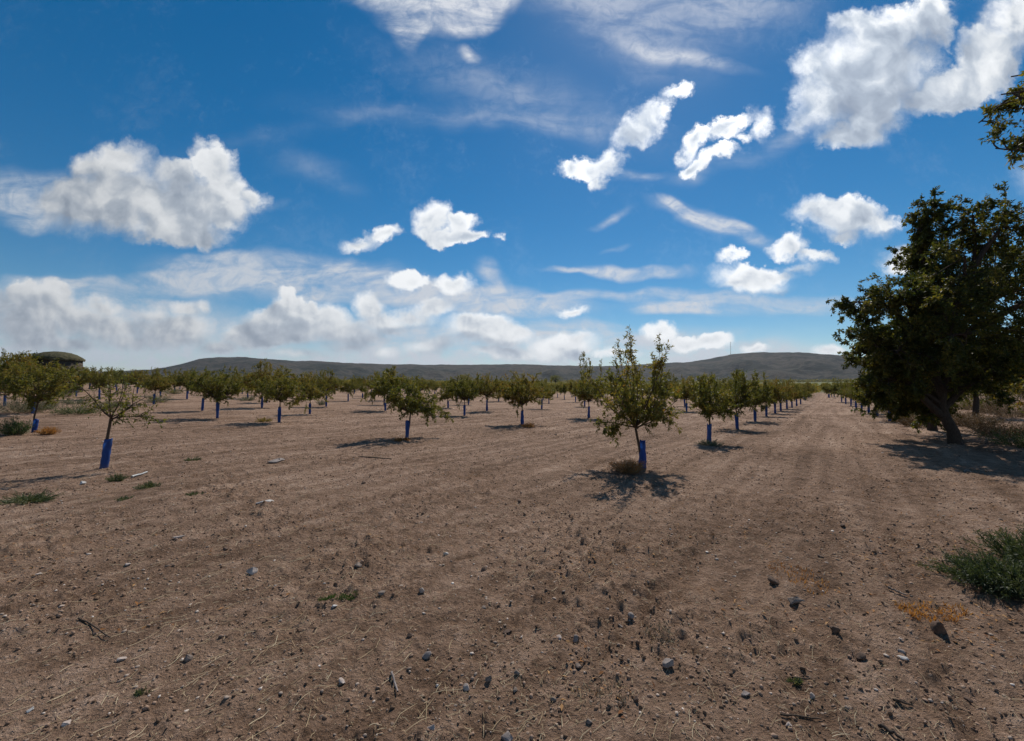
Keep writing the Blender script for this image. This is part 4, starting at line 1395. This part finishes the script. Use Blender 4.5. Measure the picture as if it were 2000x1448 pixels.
# ------------------------------------------------------------------ far things
def hut():
    px, depth = 112, 45.0
    d = ray(px, 700)
    x = d[0] / d[1] * depth; y = depth
    z = float(land(x, y))
    m, nb, out = material('hut_stone')
    tc_ = nb.n('ShaderNodeTexCoord')
    mp = nb.n('ShaderNodeMapping'); mp.inputs[3].default_value = (1, 1, 2.2)
    nb.put(mp, 0, tc_.outputs['Object'])
    vo = nb.n('ShaderNodeTexVoronoi'); nb.put(vo, 'Vector', mp.outputs[0]); nb.put(vo, 'Scale', 2.6)
    nz = nb.noise(tc_.outputs['Object'], 6, 5, .6)
    surf(nb, out, nb.mix(nb.m('MULTIPLY', vo.outputs['Distance'], 1.0), nb.ramp(nz, [(.3, (.07, .055, .04)), (.7, (.12, .095, .07))]), rgb(.06, .045, .035)), .95, vo.outputs['Distance'], .08)
    m2, nb, out = material('hut_roof_earth')
    tc_ = nb.n('ShaderNodeTexCoord')
    nz = nb.noise(tc_.outputs['Object'], 4, 6, .65)
    surf(nb, out, nb.ramp(nz, [(.35, (.055, .055, .025)), (.6, (.11, .095, .05)), (.75, (.15, .12, .08))]), .95, nz, .15)
    root = empty('stone_hut', (x, y, z))
    k = 40
    a = np.linspace(0, 2 * math.pi, k, endpoint=False)

    def lathe(rz_, name, mat, jit):
        rng = np.random.default_rng(9)
        V = []
        for (r_, zz) in rz_:
            rr_ = r_ * (1 + jit * rng.normal(size=k) * .3)
            V.append(np.stack([rr_ * np.cos(a), rr_ * np.sin(a), np.full(k, zz) + jit * rng.normal(size=k) * .4], 1))
        V = np.vstack(V)
        i = np.arange(len(rz_) - 1)[:, None] * k; j = np.arange(k)[None, :]; j2 = (j + 1) % k
        Q = np.stack([i + j, i + j2, i + k + j2, i + k + j], -1).reshape(-1, 4)
        return mesh_obj(name, V, [Q], mat, root, True)
    lathe([(2.0, -.3), (1.98, .8), (1.95, 1.8), (1.92, 3.35), (1.6, 3.36)], 'wall', m, .03)
    lathe([(2.06, 3.22), (2.08, 3.38), (1.85, 3.62), (1.5, 3.85), (1.0, 4.05), (.5, 4.15), (.02, 4.18)], 'roof', m2, .03)
    tag(root, 'dark rounded hut rising behind the trees at the far left', 'hut')


hut()


def far_tree(px, base_py, top_py, depth, wpx, label, seed, mat=M_leaf_old, name='far_tree'):
    rng = np.random.default_rng(seed)
    d = ray(px, 740)
    x, y = d[0] / d[1] * depth, depth
    z = float(land(x, y))
    top = HC + depth * (760 - top_py) / F
    h = max(top - z, 2.0)
    w = wpx / F * depth
    root = empty(name, (x, y, z))
    tb = Tubes(); tb.add(np.array([[0, 0, -.2], [.05, 0, h * .3], [0, .05, h * .7]]), [h * .03, h * .022, h * .01], 6)
    n = 2200
    cl = rng.normal(size=(16, 3)); cl /= np.linalg.norm(cl, axis=1, keepdims=True)
    cl = cl * rng.uniform(.3, .75, (16, 1)) * np.array([w / 2, w / 2, h * .36]) + np.array([0, 0, h * .6])
    for c in cl:
        tb.add(np.array([[0, 0, h * .3], (c + [0, 0, h * .3]) / 2, c]), [h * .012, h * .008, h * .004], 4)
    ci = rng.integers(0, 16, n)
    u = rng.normal(size=(n, 3)); u /= np.linalg.norm(u, axis=1, keepdims=True); u *= rng.uniform(.3, 1, (n, 1))
    P_ = cl[ci] + u * np.array([w * .2, w * .2, h * .16])
    tb.build('trunk', M_bark_old, root)
    V, Q = leaves_mesh(P_, u, h * .05, h * .028, rng, 0.1, 1.0)
    mesh_obj('crown', V, [Q], mat, root)
    tag(root, label, 'tree', 'dark trees standing far beyond the orchard')


far_tree(502, 750, 722, 120, 42, 'dark round tree beyond the orchard above the broad almond', 1)
far_tree(45, 750, 682, 42, 60, 'dark tree left of the rounded hut', 2)
far_tree(150, 750, 708, 48, 60, 'low dark tree right in front of the rounded hut', 3, M_leaf)
far_tree(215, 750, 716, 60, 60, 'low tree right of the rounded hut', 4, M_leaf)
far_tree(910, 745, 727, 420, 40, 'dark grove tree at the foot of the hills near centre', 5)
far_tree(1085, 745, 731, 420, 34, 'smaller dark tree at the foot of the hills right of centre', 6)


def mast():
    d = ray(1427, 690)
    depth = 2900 * math.cos(math.atan2(d[0], d[1]))
    top = pix(1427, 668, depth); bot = pix(1427, 700, depth)
    root = empty('radio_mast', bot)
    tb = Tubes(); tb.add(np.array([[0, 0, -15], top - bot]), [1.1, .7], 6)
    tb.build('pole', M_rock['grey'], root)
    H_ = (top - bot)[2]
    tb = Tubes()
    for f_ in (.72, .86, .97):
        tb.add(np.array([[-3.5, 0, H_ * f_], [3.5, 0, H_ * f_]]), [.7, .7], 5)
    tb.build('aerials', M_rock['grey'], root)
    tag(root, 'thin mast on the left shoulder of the flat-topped hill', 'mast')


mast()
# belt of dark scrub along the foot of the hills
rb = random.Random(12)
belt = []
for _ in range(900):
    px = rb.choice([rb.uniform(1300, 1760), rb.uniform(1480, 1700), rb.uniform(380, 1300)])
    dep = rb.uniform(1150, 1500)
    d = ray(px, 745)
    belt.append((d[0] / d[1] * dep, dep, rb.uniform(3.5, 6.0)))
o = crowd('scrub', belt, M_leaf_old, 26, .9, 1.3, .6, .5, 8)
tag(o, 'dark belt of scrub along the foot of the hills', kind='stuff')


def haze():
    m, nb, out = material('air')
    v = nb.n('ShaderNodeVolumePrincipled')
    nb.put(v, 'Color', rgb(.75, .82, .95)); nb.put(v, 'Density', 0.000045); nb.put(v, 'Anisotropy', 0.2)
    nb.t.links.new(v.outputs[0], out.inputs['Volume'])
    x0, y0, z0, z1 = 7000, 7000, -90, 420
    V = np.array([(sx_ * x0, sy_ * y0, z) for z in (z0, z1) for sx_, sy_ in ((-1, -1), (1, -1), (1, 1), (-1, 1))])
    Fq = np.array([(0, 3, 2, 1), (4, 5, 6, 7), (0, 1, 5, 4), (1, 2, 6, 5), (2, 3, 7, 6), (3, 0, 4, 7)])
    o = mesh_obj('haze', V, [Fq], m)
    tag(o, 'thin blue air between the orchard and the hills', kind='stuff')


haze()
print('objects', len(COL.objects), 'trees', len(ind))
